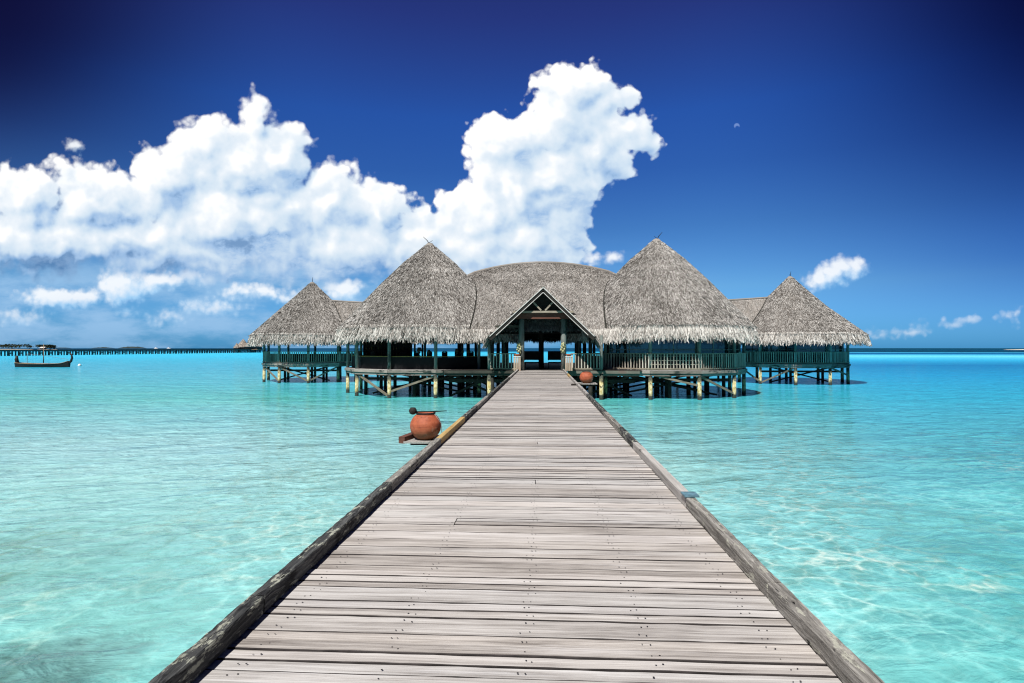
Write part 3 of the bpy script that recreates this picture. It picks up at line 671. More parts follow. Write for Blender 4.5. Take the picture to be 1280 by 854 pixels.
def pavilion(name, label, cat, c, prof, fr, Rd, n, bays, n_str, fin, rot=0.0, post_r=.13, zfl=DZ, inner=True, fas='brown_beam', braces=()):
    t = thing(name, label, cat, (c[0], c[1], 0), 0, 'thatched pavilions of the overwater restaurant')
    V_ = ngon(Rd, n, rot)
    roof = cone_roof(t, prof, n_str, fr); finial(roof, prof[0][1], fin)
    mb = MB(); mb.poly(V_, zfl-.09, zfl-.004); mb.build('deck', M['deck'], t)
    # fascia, one beam per bay
    for i in range(n):
        p, q = Vector(V_[i]+(0,)), Vector(V_[(i+1) % n]+(0,)); o = (p+q)/2; o.normalize(); s = 1+.07/Rd
        f = MB(); L = (q-p).length*s
        f.box((0,0,0), (L-.01,.07,.20)); f.box((0,.10,-.20), (L*.98,.10,.18))
        ob = f.build('fascia', M[fas], t, False, ((p.x+q.x)/2*s, (p.y+q.y)/2*s, zfl-.13)); ob.rotation_euler = (0,0,math.atan2(q.y-p.y, q.x-p.x))
    def zroof(r): return interp(prof, min(r, prof[-1][0]))-.35
    post = pile = None
    ph = zroof(Rd-.1)-zfl
    for i in range(n):
        x, y = V_[i]; s = 1-.16/Rd; lx, ly = x*s, y*s
        if post is None:
            a = MB(); a.tube([(0,0,0), (0,0,ph*.5), (0,0,ph)], [post_r, post_r*.96, post_r*.9], 12); post = a.build('post', M['teal_post'], t, True, (lx, ly, zfl-.005))
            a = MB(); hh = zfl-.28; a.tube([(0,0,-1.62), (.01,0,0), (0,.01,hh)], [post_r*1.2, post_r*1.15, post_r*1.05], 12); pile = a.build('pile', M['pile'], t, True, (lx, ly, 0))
        else: like(post, t, (lx, ly, zfl-.005), random.uniform(0, 6)); like(pile, t, (lx, ly, 0), random.uniform(0, 6))
    if inner:
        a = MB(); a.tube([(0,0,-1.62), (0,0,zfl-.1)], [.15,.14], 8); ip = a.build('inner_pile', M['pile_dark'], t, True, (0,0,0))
        for k in range(6):
            an = k*PI/3+.3
            for r_ in ((Rd*.42, Rd*.60, Rd*.78) if Rd > 6 else ((Rd*.55,) if k % 2 else ())): like(ip, t, (r_*math.cos(an+.2*(r_ > 3)), r_*math.sin(an+.2*(r_ > 3)), 0))
        cbm = MB(); q_ = Rd*.55
        for yy in ((-q_, 0, q_) if Rd > 6 else (-q_*.8,)): cbm.bar((-q_, yy, .15), (q_, yy, 1.7), .1, .14); cbm.bar((q_, yy+.12, .15), (-q_, yy+.12, 1.7), .1, .14)
        cbm.bar((-q_*1.3, -q_*.8, 1.25), (q_*1.3, -q_*.8, 1.25), .12, .2); cbm.build('under_shade_frame', M['pile_dark'], t)  # dark bracing added to stand in for deep shadow below the floor
        g_ = MB()
        for k in range(-3, 4): x = k*Rd/4; y = math.sqrt(max(.1, (Rd*.9)**2-x*x)); g_.bar((x,-y,zfl-.20), (x,y,zfl-.20), .12, .2)
        g_.build('floor_joist', M['pile_dark'], t)
    for (i, j, lo, hi) in braces:
        p, q = V_[i], V_[j]; s = 1-.16/Rd
        b = MB(); b.bar((p[0]*s, p[1]*s, hi), (q[0]*s, q[1]*s, lo), .11, .15); b.build('brace', M['brace'], t)
    for i in range(n):
        k = bays.get(i)
        if not k: continue
        s = 1-.02/Rd; p = tuple(v*s for v in V_[i]); q = tuple(v*s for v in V_[(i+1) % n])
        if k in ('rail', 'grid', 'railglass', 'gridglass', 'railback'): railing(t, p, q, grid=k.startswith('grid'))
        if k.endswith('glass'):
            s2 = 1-.55/Rd; a_ = Vector((V_[i][0]*s2, V_[i][1]*s2, 0)); b_ = Vector((V_[(i+1) % n][0]*s2, V_[(i+1) % n][1]*s2, 0)); u = (b_-a_).normalized()
            w = MB()
            for zz, hh in ((zfl+.05, .1), (zfl+1.0, .08), (zfl+1.46, .06), (zfl+2.25, .1)): w.bar((a_.x, a_.y, zz), (b_.x, b_.y, zz), .07, hh)
            for f_ in (0.02, .5, .98): pt = a_+(b_-a_)*f_; w.bar((pt.x, pt.y, zfl+.1), (pt.x, pt.y, zfl+2.2), .07, .07, up=(u.y, -u.x, 0))
            wf = w.build('window_frame', M['teal_post'], t)
            gp = MB(); gp.bar((a_.x, a_.y, zfl+1.70), (b_.x, b_.y, zfl+1.70), .015, 1.0); gp.build('glass', M['glass'], wf)
            gp = MB(); gp.bar((a_.x, a_.y, zfl+.60), (b_.x, b_.y, zfl+.60), .03, 1.1); gp.build('lower_panel', M['black_cloth'], wf)
        if k == 'railback':
            s2 = 1-.22/Rd; w = MB(); w.bar((V_[i][0]*s2, V_[i][1]*s2, zfl+.52), (V_[(i+1) % n][0]*s2, V_[(i+1) % n][1]*s2, zfl+.52), .03, .95); w.build('rail_screen', M['black_cloth'], t)
        if k == 'wall':
            s2 = 1-.50/Rd; a_ = (V_[i][0]*s2, V_[i][1]*s2); b_ = (V_[(i+1) % n][0]*s2, V_[(i+1) % n][1]*s2)
            w = MB(); w.bar(a_+(zfl+.46,), b_+(zfl+.46,), .06, .92); hw = w.build('half_wall', M['black_cloth'], t)
            r_ = MB(); r_.bar(a_+(zfl+.955,), b_+(zfl+.955,), .12, .055); r_.build('counter_edge', M['brass'], hw)
    return t, V_
def glass():
    m = bpy.data.materials.new('dusky_glass'); m.use_nodes = True; t = NT(m.node_tree); t.n.clear()
    tr = t.node('ShaderNodeBsdfTransparent'); tr.inputs[0].default_value = (.24,.34,.35,1)
    gl = t.node('ShaderNodeBsdfGlossy'); gl.inputs['Roughness'].default_value = .03
    df = t.node('ShaderNodeBsdfDiffuse'); df.inputs[0].default_value = (.016,.045,.048,1)
    m1 = t.node('ShaderNodeMixShader'); m1.inputs[0].default_value = .45; t.l.new(tr.outputs[0], m1.inputs[1]); t.l.new(df.outputs[0], m1.inputs[2])
    m2 = t.node('ShaderNodeMixShader'); m2.inputs[0].default_value = .10; t.l.new(m1.outputs[0], m2.inputs[1]); t.l.new(gl.outputs[0], m2.inputs[2])
    o = t.node('ShaderNodeOutputMaterial'); t.l.new(m2.outputs[0], o.inputs[0]); return m
M['glass'] = glass()

BIG = [(0,12.55), (.38,12.36), (2.15,10.85), (4.0,9.0), (7.45,5.25)]
BFR = (7.38, 5.36, 7.70, 4.2)
CL = (X(537, 48.5), 48.5); CR = (X(821, 48.2), 48.2)
pl, VL = pavilion('thatched_pavilion', 'large cone roofed pavilion with a black bar counter wall around its open sides', 'pavilion', CL, BIG, BFR, 6.85, 12,
    {11: 'wall', 0: 'wall', 1: 'wall', 10: 'wall', 9: 'wall', 2: 'wall'}, 66000, -.6, braces=((11, 0, .1, 1.75), (1, 0, .45, 1.65)))
pr_, VR = pavilion('thatched_pavilion', 'large cone roofed pavilion with a baluster railing and glazing, beside the terracotta jar', 'pavilion', CR,
    [(r, z+.12) for r, z in BIG], BFR, 6.85, 12, {11: 'railglass', 0: 'gridglass', 1: 'railglass', 2: 'railglass', 10: 'railback', 3: 'glass'}, 66000, .5, braces=((1, 2, .3, 1.7), (0, 1, 1.0, 1.8)))
SM = [(0,11.1), (.3,10.95), (1.9,9.35), (3.6,7.75), (6.35,5.10)]
CRL = (X(390, 64), 64.0); CRR = (X(988, 64), 64.0)
rl, VRL = pavilion('thatched_pavilion', 'small cone roofed rear pavilion at the end nearest the long jetty', 'pavilion', CRL, SM, (6.28, 5.20, 6.58, 4.05), 5.2, 10,
    {i: 'railback' for i in (8, 9, 0, 1, 2)}, 40000, 0.05, post_r=.14, braces=((9, 0, .2, 1.7), (0, 1, .2, 1.7), (2, 1, .2, 1.7)))
SM2 = [(0,11.4), (.3,11.25), (1.9,9.6), (3.6,7.95), (7.05,5.10)]
rr2, VRR = pavilion('thatched_pavilion', 'small cone roofed rear pavilion with teal glazing, open turquoise water beyond it', 'pavilion', CRR, SM2, (6.98, 5.20, 7.34, 4.05), 5.6, 10,
    {9: 'railglass', 0: 'railglass', 1: 'railglass', 2: 'railglass', 8: 'railglass'}, 42000, 0.12, post_r=.14, braces=((0, 9, .1, 1.75), (1, 2, .9, 1.75), (8, 9, .2, 1.7)))

# ------------------------------------------------------------------ ridged thatch surfaces
def sheet_roof(parent, name, fn, nu, nv, n_str, lining=True, thick=.22, mi_cols=None):
    """fn(u,v)->(x,y,z); v runs down the slope; both faces thatched above, lined beneath"""
    mb = MB(); P_ = [[Vector(fn(i/nu, j/nv)) for j in range(nv+1)] for i in range(nu+1)]
    mb.add([p for row in P_ for p in row], [(i*(nv+1)+j, i*(nv+1)+j+1, (i+1)*(nv+1)+j+1, (i+1)*(nv+1)+j) for i in range(nu) for j in range(nv)], 1)
    uu, vv = rng.uniform(0, 1, n_str), rng.uniform(0, 1, n_str); e = 1e-3
    f = lambda a, b: np.array([fn(x, y) for x, y in zip(a, b)])
    p = f(uu, vv); dn = f(uu, vv+e)-f(uu, vv-e); du = f(uu+e, vv)-f(uu-e, vv)
    dn /= np.linalg.norm(dn, axis=1)[:, None]; nm = np.cross(du, dn); nm /= np.linalg.norm(nm, axis=1)[:, None]
    nm[nm[:, 2] < 0] *= -1
    strands(mb, p, dn, nm, .27, .028, .05, .26)
    r = mb.build(name, [M['thatch'], M['thatch_base']], parent)
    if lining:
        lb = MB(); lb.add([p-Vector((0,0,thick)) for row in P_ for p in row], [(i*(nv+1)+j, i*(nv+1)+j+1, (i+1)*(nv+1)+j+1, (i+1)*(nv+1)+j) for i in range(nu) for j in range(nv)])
        lb.build('shade_lining', M['dark_wood'], r)
    return r
def fringe_line(roof, p0, p1, out, drop, flare=.45, dens=70, name='eave_fringe', m='fringe'):
    p0, p1 = np.array(p0, float), np.array(p1, float); L = np.linalg.norm(p1-p0); n = int(dens*L); mb = MB()
    o = np.array(out, float); dv = o*flare+np.array([0,0,-1.0]); dv /= np.linalg.norm(dv)
    nm = np.cross(np.cross(dv, o+np.array([0,0,.01])), dv); nm = o-dv*np.dot(o, dv); nm /= np.linalg.norm(nm)
    for lay in range(4):
        f = rng.uniform(0, 1, n)[:, None]; t0 = (rng.uniform(-.02, .5, n) if lay < 3 else rng.uniform(0, .12, n))[:, None]
        p = p0+(p1-p0)*f+dv*t0*drop
        strands(mb, p, np.repeat(dv[None], n, 0), np.repeat(nm[None], n, 0), drop*.60, .050, .09, .20)
    return mb.build(name, M[m], roof)
# ------------------------------------------------------------------ the middle hall with its gabled porch
hall = thing('entrance_hall', 'middle hall with curved thatched ridge and dark open gabled porch at the boardwalk end', 'hall', (-.1, 42.0, 0))
HX = -.1
def hz_(x): return 11.15-.024*x*x-.30*max(0, abs(x)-6.0)**2
def hall_fn(sgn):
    def fn(u, v):
        x = (u-.5)*18.4; zr = hz_(x); ye = 8.6 if sgn < 0 else 9.6; zb = 4.95
        s = v; bul = .55*math.sin(PI*min(max(s, 0), 1))*.8
        return (x, 8.6+sgn*ye*s, zr+(zb-zr)*s+bul)
    return fn
roofF = sheet_roof(hall, 'roof', hall_fn(-1), 30, 10, 50000)
roofB = sheet_roof(hall, 'roof', hall_fn(1), 30, 10, 6000)
rc = MB(); rc.tube([(x, 8.6, hz_(x)+.03) for x in np.linspace(-9, 9, 24)], .13, 8); rc.build('ridge_cap', M['thatch_base'], roofF, True)
fringe_line(roofF, (-6.6, -.02, 5.05), (-3.0, -.02, 5.05), (0,-1,0), 1.0); fringe_line(roofF, (3.0, -.02, 5.05), (6.6, -.02, 5.05), (0,-1,0), 1.0)
fringe_line(roofB, (-8, 18.1, 5.0), (8, 18.1, 5.0), (0,1,0), .72, m='thatch_base')
def valley_shade(parent, fn, cone, oth, u_rng, vs__):
    # dark strip standing in for the valley shadow where a cone meets a slope: fn in parent space, cone centre/profile in world
    pts = []
    for v in vs__:
        lo, hi = u_rng
        def gap(u):
            p = Vector(fn(u, v))+oth; r = math.hypot(p.x-cone[0][0], p.y-cone[0][1]); return interp(cone[1], r)-p.z-max(0, r-cone[1][-1][0])
        if gap(lo)*gap(hi) > 0: continue
        for _ in range(40):
            mid = (lo+hi)/2
            if gap(lo)*gap(mid) <= 0: hi = mid
            else: lo = mid
        pts.append(Vector(fn((lo+hi)/2, v))+Vector((0,-.03,.04)))
    if len(pts) > 2:
        a = MB(); a.tube(pts, .06, 6); a.build('valley_shade_strip', M['pile_dark'], parent)
HL = Vector((-.1, 42.0, 0)); vv_ = np.linspace(0, .98, 24)
BIGR = [(r, z+.12) for r, z in BIG]
valley_shade(roofF, hall_fn(-1), (CL, BIG), HL, (.0, .45), vv_); valley_shade(roofF, hall_fn(-1), (CR, BIGR), HL, (1.0, .55), vv_)
# porch roof: ridge from the front gable back into the hall roof
GY = 39.7; gx = X(679, GY); GAP = at(679, 359, GY).z; GEL = at(612, 421, GY); GER = at(743, 419, GY)
gl_, gr_ = GEL.x-HX+.1*0, GER.x-HX; gc = gx-HX; ge = (GEL.z+GER.z)/2; gy0 = GY-42.0
def porch_fn(sg):
    xe = gl_ if sg < 0 else gr_
    def fn(u, v):
        y = gy0+u*9.0; s = v
        return (gc+(xe-gc)*s, y, GAP+(ge-GAP)*s-.10*math.sin(PI*min(max(s,0),1))+(.12*max(0, s-.8)*0))
    return fn
pf = []
for sg in (-1, 1):
    r_ = sheet_roof(hall, 'porch_roof', porch_fn(sg), 10, 8, 10000, thick=.16); pf.append(r_)
    xe = gl_ if sg < 0 else gr_
    # two pale edge boards with a dark gap between
    for k, (dz, wid, ins) in enumerate(((-.03, .055, -.03), (-.36, .04, .10))):
        b = MB(); a0 = Vector((gc, gy0-.04+ins*.4, GAP+dz)); a1 = Vector((xe, gy0-.04+ins*.4, ge+dz))
        if k: a1 = a0+(a1-a0)*.88
        b.bar(a0, a1, .05, wid, up=(0,-1,0)) if False else b.bar(a0, a1, .06, wid); b.build('bargeboard', M['white_edge'], r_)
    b = MB(); b.bar((gc, gy0-.0, GAP-.21), (xe, gy0-.0, ge-.21), .05, .30); b.build('bargeboard', M['dark_wood'], r_)
    mbf = fringe_line(r_, (xe, gy0+.02, ge+.05), (xe, gy0+2.6, ge+.05), (sg,0,0), .85, m='thatch_base')
rc = MB(); rc.tube([(gc, gy0-.02, GAP+.04), (gc, gy0+8, GAP+.04)], .10, 8); rc.build('ridge_cap', M['thatch_base'], pf[0], True)
# porch truss
b = MB(); zt_ = at(679, 391, GY).z
b.bar((gc-2.1, gy0+.35, zt_+.08), (gc+2.1, gy0+.35, zt_+.08), .10, .14); b.build('tie_beam', M['grey_wood'], hall)
b = MB(); b.bar((gc-1.9, gy0+.55, zt_-.20), (gc+1.9, gy0+.55, zt_-.20), .10, .40); b.build('tie_beam', M['red_wood'], hall)
for sg in (-1, 1):
    b = MB(); b.bar((gc+sg*.14, gy0+.32, zt_+.18), (gc+sg*.92, gy0+.32, zt_+1.0), .07, .11); b.build('strut', M['grey_wood'], hall)
b = MB(); b.add([(gc-2.4, gy0+1.1, zt_-.1), (gc+2.4, gy0+1.1, zt_-.1), (gc, gy0+1.1, GAP-.3)], [(0,1,2)]); b.add([(gc-2.4, gy0+1.16, zt_-.1), (gc+2.4, gy0+1.16, zt_-.1), (gc, gy0+1.16, GAP-.3)], [(2,1,0)]); b.build('gable_shade_panel', M['dark_wood'], hall)  # dark sheet added in place of the shade inside the porch
PYY = 41.1; xpl, xpr = X(652, PYY)-HX, X(704.5, PYY)-HX
ztop = at(652, 393, PYY).z
for xx in (xpl, xpr):
    a = MB(); a.tube([(xx, PYY-42, DZ-.1), (xx, PYY-42, 4.2), (xx, PYY-42, ztop)], [.19,.20,.19], 14); a.build('post', M['teal_post'], hall, True)
b = MB(); b.bar((xpl-1.9, PYY-42+.3, at(640, 408, PYY).z), (xpl-.1, PYY-42+.3, at(640, 408, PYY).z), .12, .16); b.build('crossbeam', M['green_beam'], hall)
# hall floor, posts, piles
mb = MB(); mb.poly([(-7.2,-.6), (7.2,-.6), (7.2,21), (-7.2,21)], DZ-.09, DZ-.006); mb.build('deck', M['dark_wood'], hall)  # near-black floor carries the interior shade in its colour
for a_, b2 in ((-7.0, xpl-.3), (xpr+.3, 7.0)):
    f = MB(); f.box(((a_+b2)/2, -.63, DZ-.13), (b2-a_, .07, .20)); f.box(((a_+b2)/2, -.50, DZ-.32), (b2-a_, .10, .18)); f.build('fascia', M['green_beam'], hall)
hp = None
for yy in (-.3, 5.5, 11.5, 17.5):
    for xx in (-6.8, -3.55, 0.0, 3.55, 6.8):
        if yy == -.3 and (abs(xx) < 1 or abs(xx) > 5): continue
        h_ = 2.75 if yy in (-.3, 17.5) else 6.0
        if abs(xx) < 1 and yy > 17: continue
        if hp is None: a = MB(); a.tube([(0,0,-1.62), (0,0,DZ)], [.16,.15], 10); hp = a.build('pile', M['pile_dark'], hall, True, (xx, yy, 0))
        else: like(hp, hall, (xx, yy, 0))
        a = MB(); a.tube([(xx, yy, DZ), (xx, yy, DZ+h_)], [.15,.14] if abs(xx) > 1 else [.22,.2], 10); a.build('post', M['dark_wood'], hall, True)
b_ = MB()
for xx in (-5.2, -1.8, 1.8, 5.2): b_.bar((xx, -.4, DZ-.2), (xx, 20, DZ-.2), .14, .22)
b_.build('floor_joist', M['pile_dark'], hall)
b_ = MB()
for yy in (1.5, 6.0, 12.0):
    for x0_ in (-6.8, -3.4, 0.0, 3.4): b_.bar((x0_, yy, .1), (x0_+3.4, yy, 1.7), .1, .16); b_.bar((x0_+3.4, yy+.15, .1), (x0_, yy+.15, 1.7), .1, .16)
    b_.bar((-7, yy, 1.2), (7, yy, 1.2), .14, .24)
b_.build('under_shade_frame', M['pile_dark'], hall)  # cross bracing added so the hall's underside reads as deep shadow
xl0, xl1 = X(615, 41.6)-HX, X(645, 41.6)-HX; xr0, xr1 = X(713.5, 41.6)-HX, X(748, 41.6)-HX
railing(hall, (xl0-.2, -.5), (xl1, -.5), sp=.2); railing(hall, (xr0, -.5), (xr1+.2, -.5), sp=.2)
for xx in (xl0-.2, xr1+.2):
    a = MB(); a.tube([(xx, -.45, DZ), (xx, -.45, 4.6)], .12, 10); a.build('post', M['teal_post'], hall, True)
    a = MB(); a.tube([(xx, -.45, -1.62), (xx, -.45, DZ-.25)], .15, 10); a.build('pile', M['pile'], hall, True)
# hanging thatch tatters under the back eave
for px in (672, 683, 689):
    tx = X(px, 59)-HX
    fringe_line(roofB, (tx-.5, 17.6, 4.75), (tx+.5, 17.6, 4.75), (0,-1,0), .62 if px != 683 else .4, dens=26, m='thatch_base')
# link roofs between the hall and the small pavilions
def link(root, cx, tx, zA, zB, cprof):
    dx_ = tx-cx
    def fn(sg):
        def f(u, v):
            return (dx_*u, sg*3.6*v, (zA+(zB-zA)*u-.25*math.sin(PI*u))*(1-v)+4.95*v+.25*math.sin(PI*min(max(v,0),1)))
        return f
    for sg in (-1, 1):
        r_ = sheet_roof(root, 'link_roof', fn(sg), 12, 6, 11000)
        fringe_line(r_, (0, sg*3.6, 5.0), (dx_, sg*3.6, 5.0), (0, sg, 0), .9)
    rc = MB(); rc.tube([(dx_*u, 0, zA+(zB-zA)*u-.25*math.sin(PI*u)+.03) for u in np.linspace(0, 1, 12)], .11, 8); rc.build('ridge_cap', M['thatch_base'], r_, True)
    valley_shade(r_, fn(-1), ((root.location.x, 64.0), cprof), Vector((root.location.x, 64.0, 0)), (0.0, .8), np.linspace(0, .98, 16))
    s = 1 if dx_ > 0 else -1; a0 = s*4.9
    mb = MB(); mb.poly([(min(a0, dx_), -2.2), (max(a0, dx_), -2.2), (max(a0, dx_), 2.2), (min(a0, dx_), 2.2)], DZ-.09, DZ-.005); mb.build('link_deck', M['deck'], root)
    f = MB(); f.bar((a0, -2.25, DZ-.14), (dx_, -2.25, DZ-.14), .08, .24); f.build('fascia', M['brown_beam'], root)
    railing(root, (a0, -2.2), (a0+s*6.0, -2.2), sp=.28)
    pp_ = None
    for k in range(3):
        for yy in (-2.0, 2.0):
            xx = a0+(dx_-a0)*(k+.4)/3
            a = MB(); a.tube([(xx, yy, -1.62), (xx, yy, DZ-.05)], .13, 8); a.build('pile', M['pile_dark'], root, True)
            a = MB(); a.tube([(xx, yy, DZ), (xx, yy, 5.3)], .11, 8); a.build('post', M['dark_wood'], root, True)
link(rl, CRL[0], -5.5, 9.15, 8.55, SM); link(rr2, CRR[0], 5.5, 9.3, 8.6, SM2)

# ------------------------------------------------------------------ entrance fittings
def stand(px, label, blabel):
    Y = 40.6; x = X(px, Y); t = thing('slatted_stand', label, 'stand', (x, Y, DZ), 0, 'tan slatted stands at the entrance')
    mb = MB(); mb.box((0,0,.98), (.50,.50,.07)); mb.build('top_board', M['white_edge'], t)
    lg = None
    for i in range(4):
        xx = -.2+i*.133
        if lg is None: a = MB(); a.box((0,0,.475), (.075,.05,.95)); lg = a.build('slat', M['tan_slats'], t, False, (xx, -.2, 0))
        else: like(lg, t, (xx, -.2, 0))
        like(lg, t, (xx, .2, 0))
    for sx in (-.2, .2):
        for k in (-.07, .07): c = like(lg, t, (sx, k, 0), PI/2)
    b = thing('terracotta_bowl', blabel, 'bowl', (x, Y, DZ+1.016), 0, 'terracotta bowls at the entrance')
    a = MB(); a.lathe([(.001,0), (.10,0), (.19,.07), (.215,.15), (.205,.155), (.17,.08), (.001,.03)], n=24); a.build('bowl_body', M['terracotta'], b, True)
    a = MB(); a.lathe([(.001,.10), (.175,.105), (.176,.10)], n=24); a.build('soil', M['dark_wood'], b, True)
stand(646.5, 'tan slatted stand at the entrance on the side of the black bar counter', 'terracotta bowl topping the slatted stand on the bar counter side')
stand(711, 'tan slatted stand by the entrance post closer to the small terracotta jar', 'terracotta bowl topping the slatted stand closer to the small jar')
def ornament(px, label):
    Y = 40.85; x = X(px, Y); z0 = at(px, 441, Y).z
    t = thing('shell_ornament', label, 'ornament', (x, Y, z0), 0, 'pale shell bunches on the entrance posts')
    pr = None
    for i in range(14):
        k = i/13; z = .02+k*.62; an = i*2.4; r_ = .10*math.sin(PI*(.15+.8*k))+.03
        mb = MB(); s = random.uniform(.06, .095)
        if pr is None:
            mb.lathe([(.001,-1), (.5,-.8), (.95,-.2), (.8,.4), (.4,.8), (.001,1)], n=10, wob=.08); pr = mb.build('shell', M['shell'], t, True, (r_*math.cos(an), r_*math.sin(an), z)); o = pr
        else: o = like(pr, t, (r_*math.cos(an), r_*math.sin(an), z), an)
        o.scale = (s, s, s*1.2)
    mb = MB(); mb.tube([(0,0,.0), (0,.02,.95)], .012, 6); mb.build('cord', M['steel'], t)
ornament(648.5, 'bunch of pale shells hung on the entrance post nearer the bar counter')
ornament(703.5, 'bunch of pale shells hung on the entrance post nearer the small jar')

# ------------------------------------------------------------------ furniture seen in silhouette
def settle(px, Y, label):
    x = X(px, Y); t = thing('settle', label, 'bench', (x, Y, DZ), 0, 'dark settles inside the entrance')
    a = MB(); a.box((0,0,.42), (1.28,.55,.10)); a.build('seat', M['dark_wood'], t)
    a = MB(); a.box((0,.28,.98), (1.32,.06,.72)); a.build('backrest', M['dark_wood'], t)
    for sx in (-.58, .58):
        for sy in (-.22, .26): a = MB(); a.box((sx, sy, .185), (.07,.07,.37)); a.build('leg', M['dark_wood'], t)
        a = MB(); a.box((sx*1.07, .02, .62), (.06,.5,.05)); a.build('armrest', M['dark_wood'], t)
settle(665.5, 46.5, 'dark high-backed settle just inside the entrance, on the bar counter side'); settle(695, 46.5, 'dark high-backed settle just inside the entrance, on the baluster railing side')
chair0 = None
def chair(x, y, rz, label, grp, big=1.0):
    global chair0
    if chair0 is None:
        t = thing('bar_chair', label, 'chair', (x, y, DZ), rz, grp)
        a = MB(); a.box((0,0,.66), (.46,.44,.06)); a.build('seat', M['dark_wood'], t)
        a = MB(); a.box((0,.22,1.02), (.44,.04,.5)); a.tube([(-.2,.22,1.27), (0,.22,1.34), (.2,.22,1.27)], .04, 6); a.build('backrest', M['dark_wood'], t)
        for sx in (-.19, .19):
            for sy in (-.18, .2): a = MB(); a.box((sx, sy, .315), (.045,.045,.63)); a.build('leg', M['dark_wood'], t)
        chair0 = t; return t
    t = chair0.copy(); COL.objects.link(t); t.location = (x, y, DZ); t.rotation_euler = (0,0,rz); t['label'] = label; t['group'] = grp
    for ch in chair0.children: like(ch, t)
    return t
for px, Y in ((452, 45.3), (468, 44.9), (486, 44.6), (503, 45.1), (522, 44.7), (538, 45.2), (556, 44.8), (573, 45.0), (588, 45.4)):
    chair(X(px, Y), Y, random.uniform(2.7, 3.6), 'dark high bar chair behind the black counter wall', 'bar chairs along the counter')
lamp0 = None
def table_lamp(px, Y, label, grp, s=1.0):
    global lamp0
    loc = (X(px, Y), Y, DZ+.98)
    if lamp0 is None:
        t = thing('table_lamp', label, 'lamp', loc, 0, grp)
        a = MB(); a.lathe([(.001,0), (.11,0), (.12,.04), (.04,.09), (.03,.18), (.09,.24), (.10,.30), (.03,.36), (.02,.4)], n=16); a.build('lamp_base', M['dark_wood'], t, True)
        a = MB(); a.lathe([(.19,.36), (.12,.66), (.115,.655), (.185,.36)], n=18); a.build('lamp_shade', plain('dark_woven_shade', (.07,.05,.03), .8, .4), t, True)
        lamp0 = t; return
    t = lamp0.copy(); COL.objects.link(t); t.location = loc; t['label'] = label; t['group'] = grp; t.scale = (s, s, s)
    for ch in lamp0.children: like(ch, t)
for px, Y in ((524, 42.35), (536, 42.35), (571, 42.5), (578, 42.6), (586, 42.75)):
    table_lamp(px, Y, 'dark little lamp with a woven shade standing on the black counter', 'lamps along the bar counter', .72 if px != 571 else .85)
bx0, bx1 = X(455, 47.2), X(514, 47.2)
bb = thing('back_bar', 'dark tall shelving full of bottles in the middle of the bar pavilion', 'shelf', ((bx0+bx1)/2, 47.2, DZ)); bw_ = bx1-bx0
a = MB(); a.box((0, .28, 1.1), (bw_, .06, 2.2)); a.build('back_panel', M['dark_wood'], bb)
for zz in (.05, .95, 1.4, 1.85, 2.2):
    a = MB(); a.box((0, .05, zz), (bw_-.02, .42, .05)); a.build('shelf_board', M['dark_wood'], bb)
for sx in (-.5, 0, .5):
    a = MB(); a.box((sx*bw_, .045, 1.1), (.06, .44, 2.26)); a.build('side_board', M['dark_wood'], bb)
bt = None; bm_ = [plain('brown_bottle', (.10,.035,.01), .25, .4, spec=.6), plain('green_bottle', (.02,.06,.02), .25, .4, spec=.6), plain('amber_bottle', (.22,.12,.03), .25, .4, spec=.6)]
bts = []
for m_ in bm_:
    a = MB(); a.lathe([(.001,0), (.045,0), (.047,.18), (.02,.24), (.018,.31), (.001,.31)], n=10); bts.append(a.build('bottle', m_, None, True, (0,0,-3)))
for zz in (.975, 1.425, 1.875):
    for k in range(15):
        xx = -bw_/2+.18+k*(bw_-.36)/14
        if abs(xx) < .06: continue
        src = random.choice(bts); o = src.copy(); COL.objects.link(o); o.location = (bb.location.x+xx+random.uniform(-.03,.03), 47.2-.03, DZ+zz); o.scale = (1, 1, random.uniform(.8, 1.1))
        kind_ = {0: 'brown', 1: 'green', 2: 'amber'}[bts.index(src)]
        tag(o, 'slim %s bottle on the dark shelving behind the bar counter' % kind_, 'bottle', kind_+' bottles on the bar shelving')
for o in bts: bpy.data.objects.remove(o)
# the counter top the lamps stand on
cb = MB()
for i in (11, 0, 1, 10):
    s2, s3 = 1-.46/6.85, 1-1.0/6.85
    a_, b2 = VL[i], VL[(i+1) % 12]
    cb.add([(a_[0]*s2, a_[1]*s2, DZ+.94), (b2[0]*s2, b2[1]*s2, DZ+.94), (b2[0]*s3, b2[1]*s3, DZ+.94), (a_[0]*s3, a_[1]*s3, DZ+.94), (a_[0]*s2, a_[1]*s2, DZ+.978), (b2[0]*s2, b2[1]*s2, DZ+.978), (b2[0]*s3, b2[1]*s3, DZ+.978), (a_[0]*s3, a_[1]*s3, DZ+.978)],
           [(3,2,1,0), (4,5,6,7), (0,1,5,4), (2,3,7,6)])
cb.build('counter_top', M['dark_wood'], pl)
def table(x, y, label, grp):
    t = thing('dining_table', label, 'table', (x, y, DZ), 0, grp)
    a = MB(); a.lathe([(.001,.72), (.55,.72), (.56,.74), (.55,.76), (.001,.76)], n=24); a.build('tabletop', M['dark_wood'], t)
    a = MB(); a.tube([(0,0,0), (0,0,.72)], [.07,.05], 8); a.lathe([(.30,0), (.28,.04), (.06,.07)], n=16); a.build('pedestal', M['dark_wood'], t)
for px, Y in ((790, 44.6), (768, 47), (812, 46.5)):
    table(X(px, Y), Y, 'round dark dining table behind the baluster railing', 'dining tables in the railed pavilion')
    for k in range(3):
        an = k*2.1+px; chair(X(px, Y)+.75*math.cos(an), Y+.75*math.sin(an), an-PI/2, 'dark dining chair at a table behind the baluster railing', 'dining chairs in the railed pavilion')
sx, sy = X(781, 43.6), 43.6
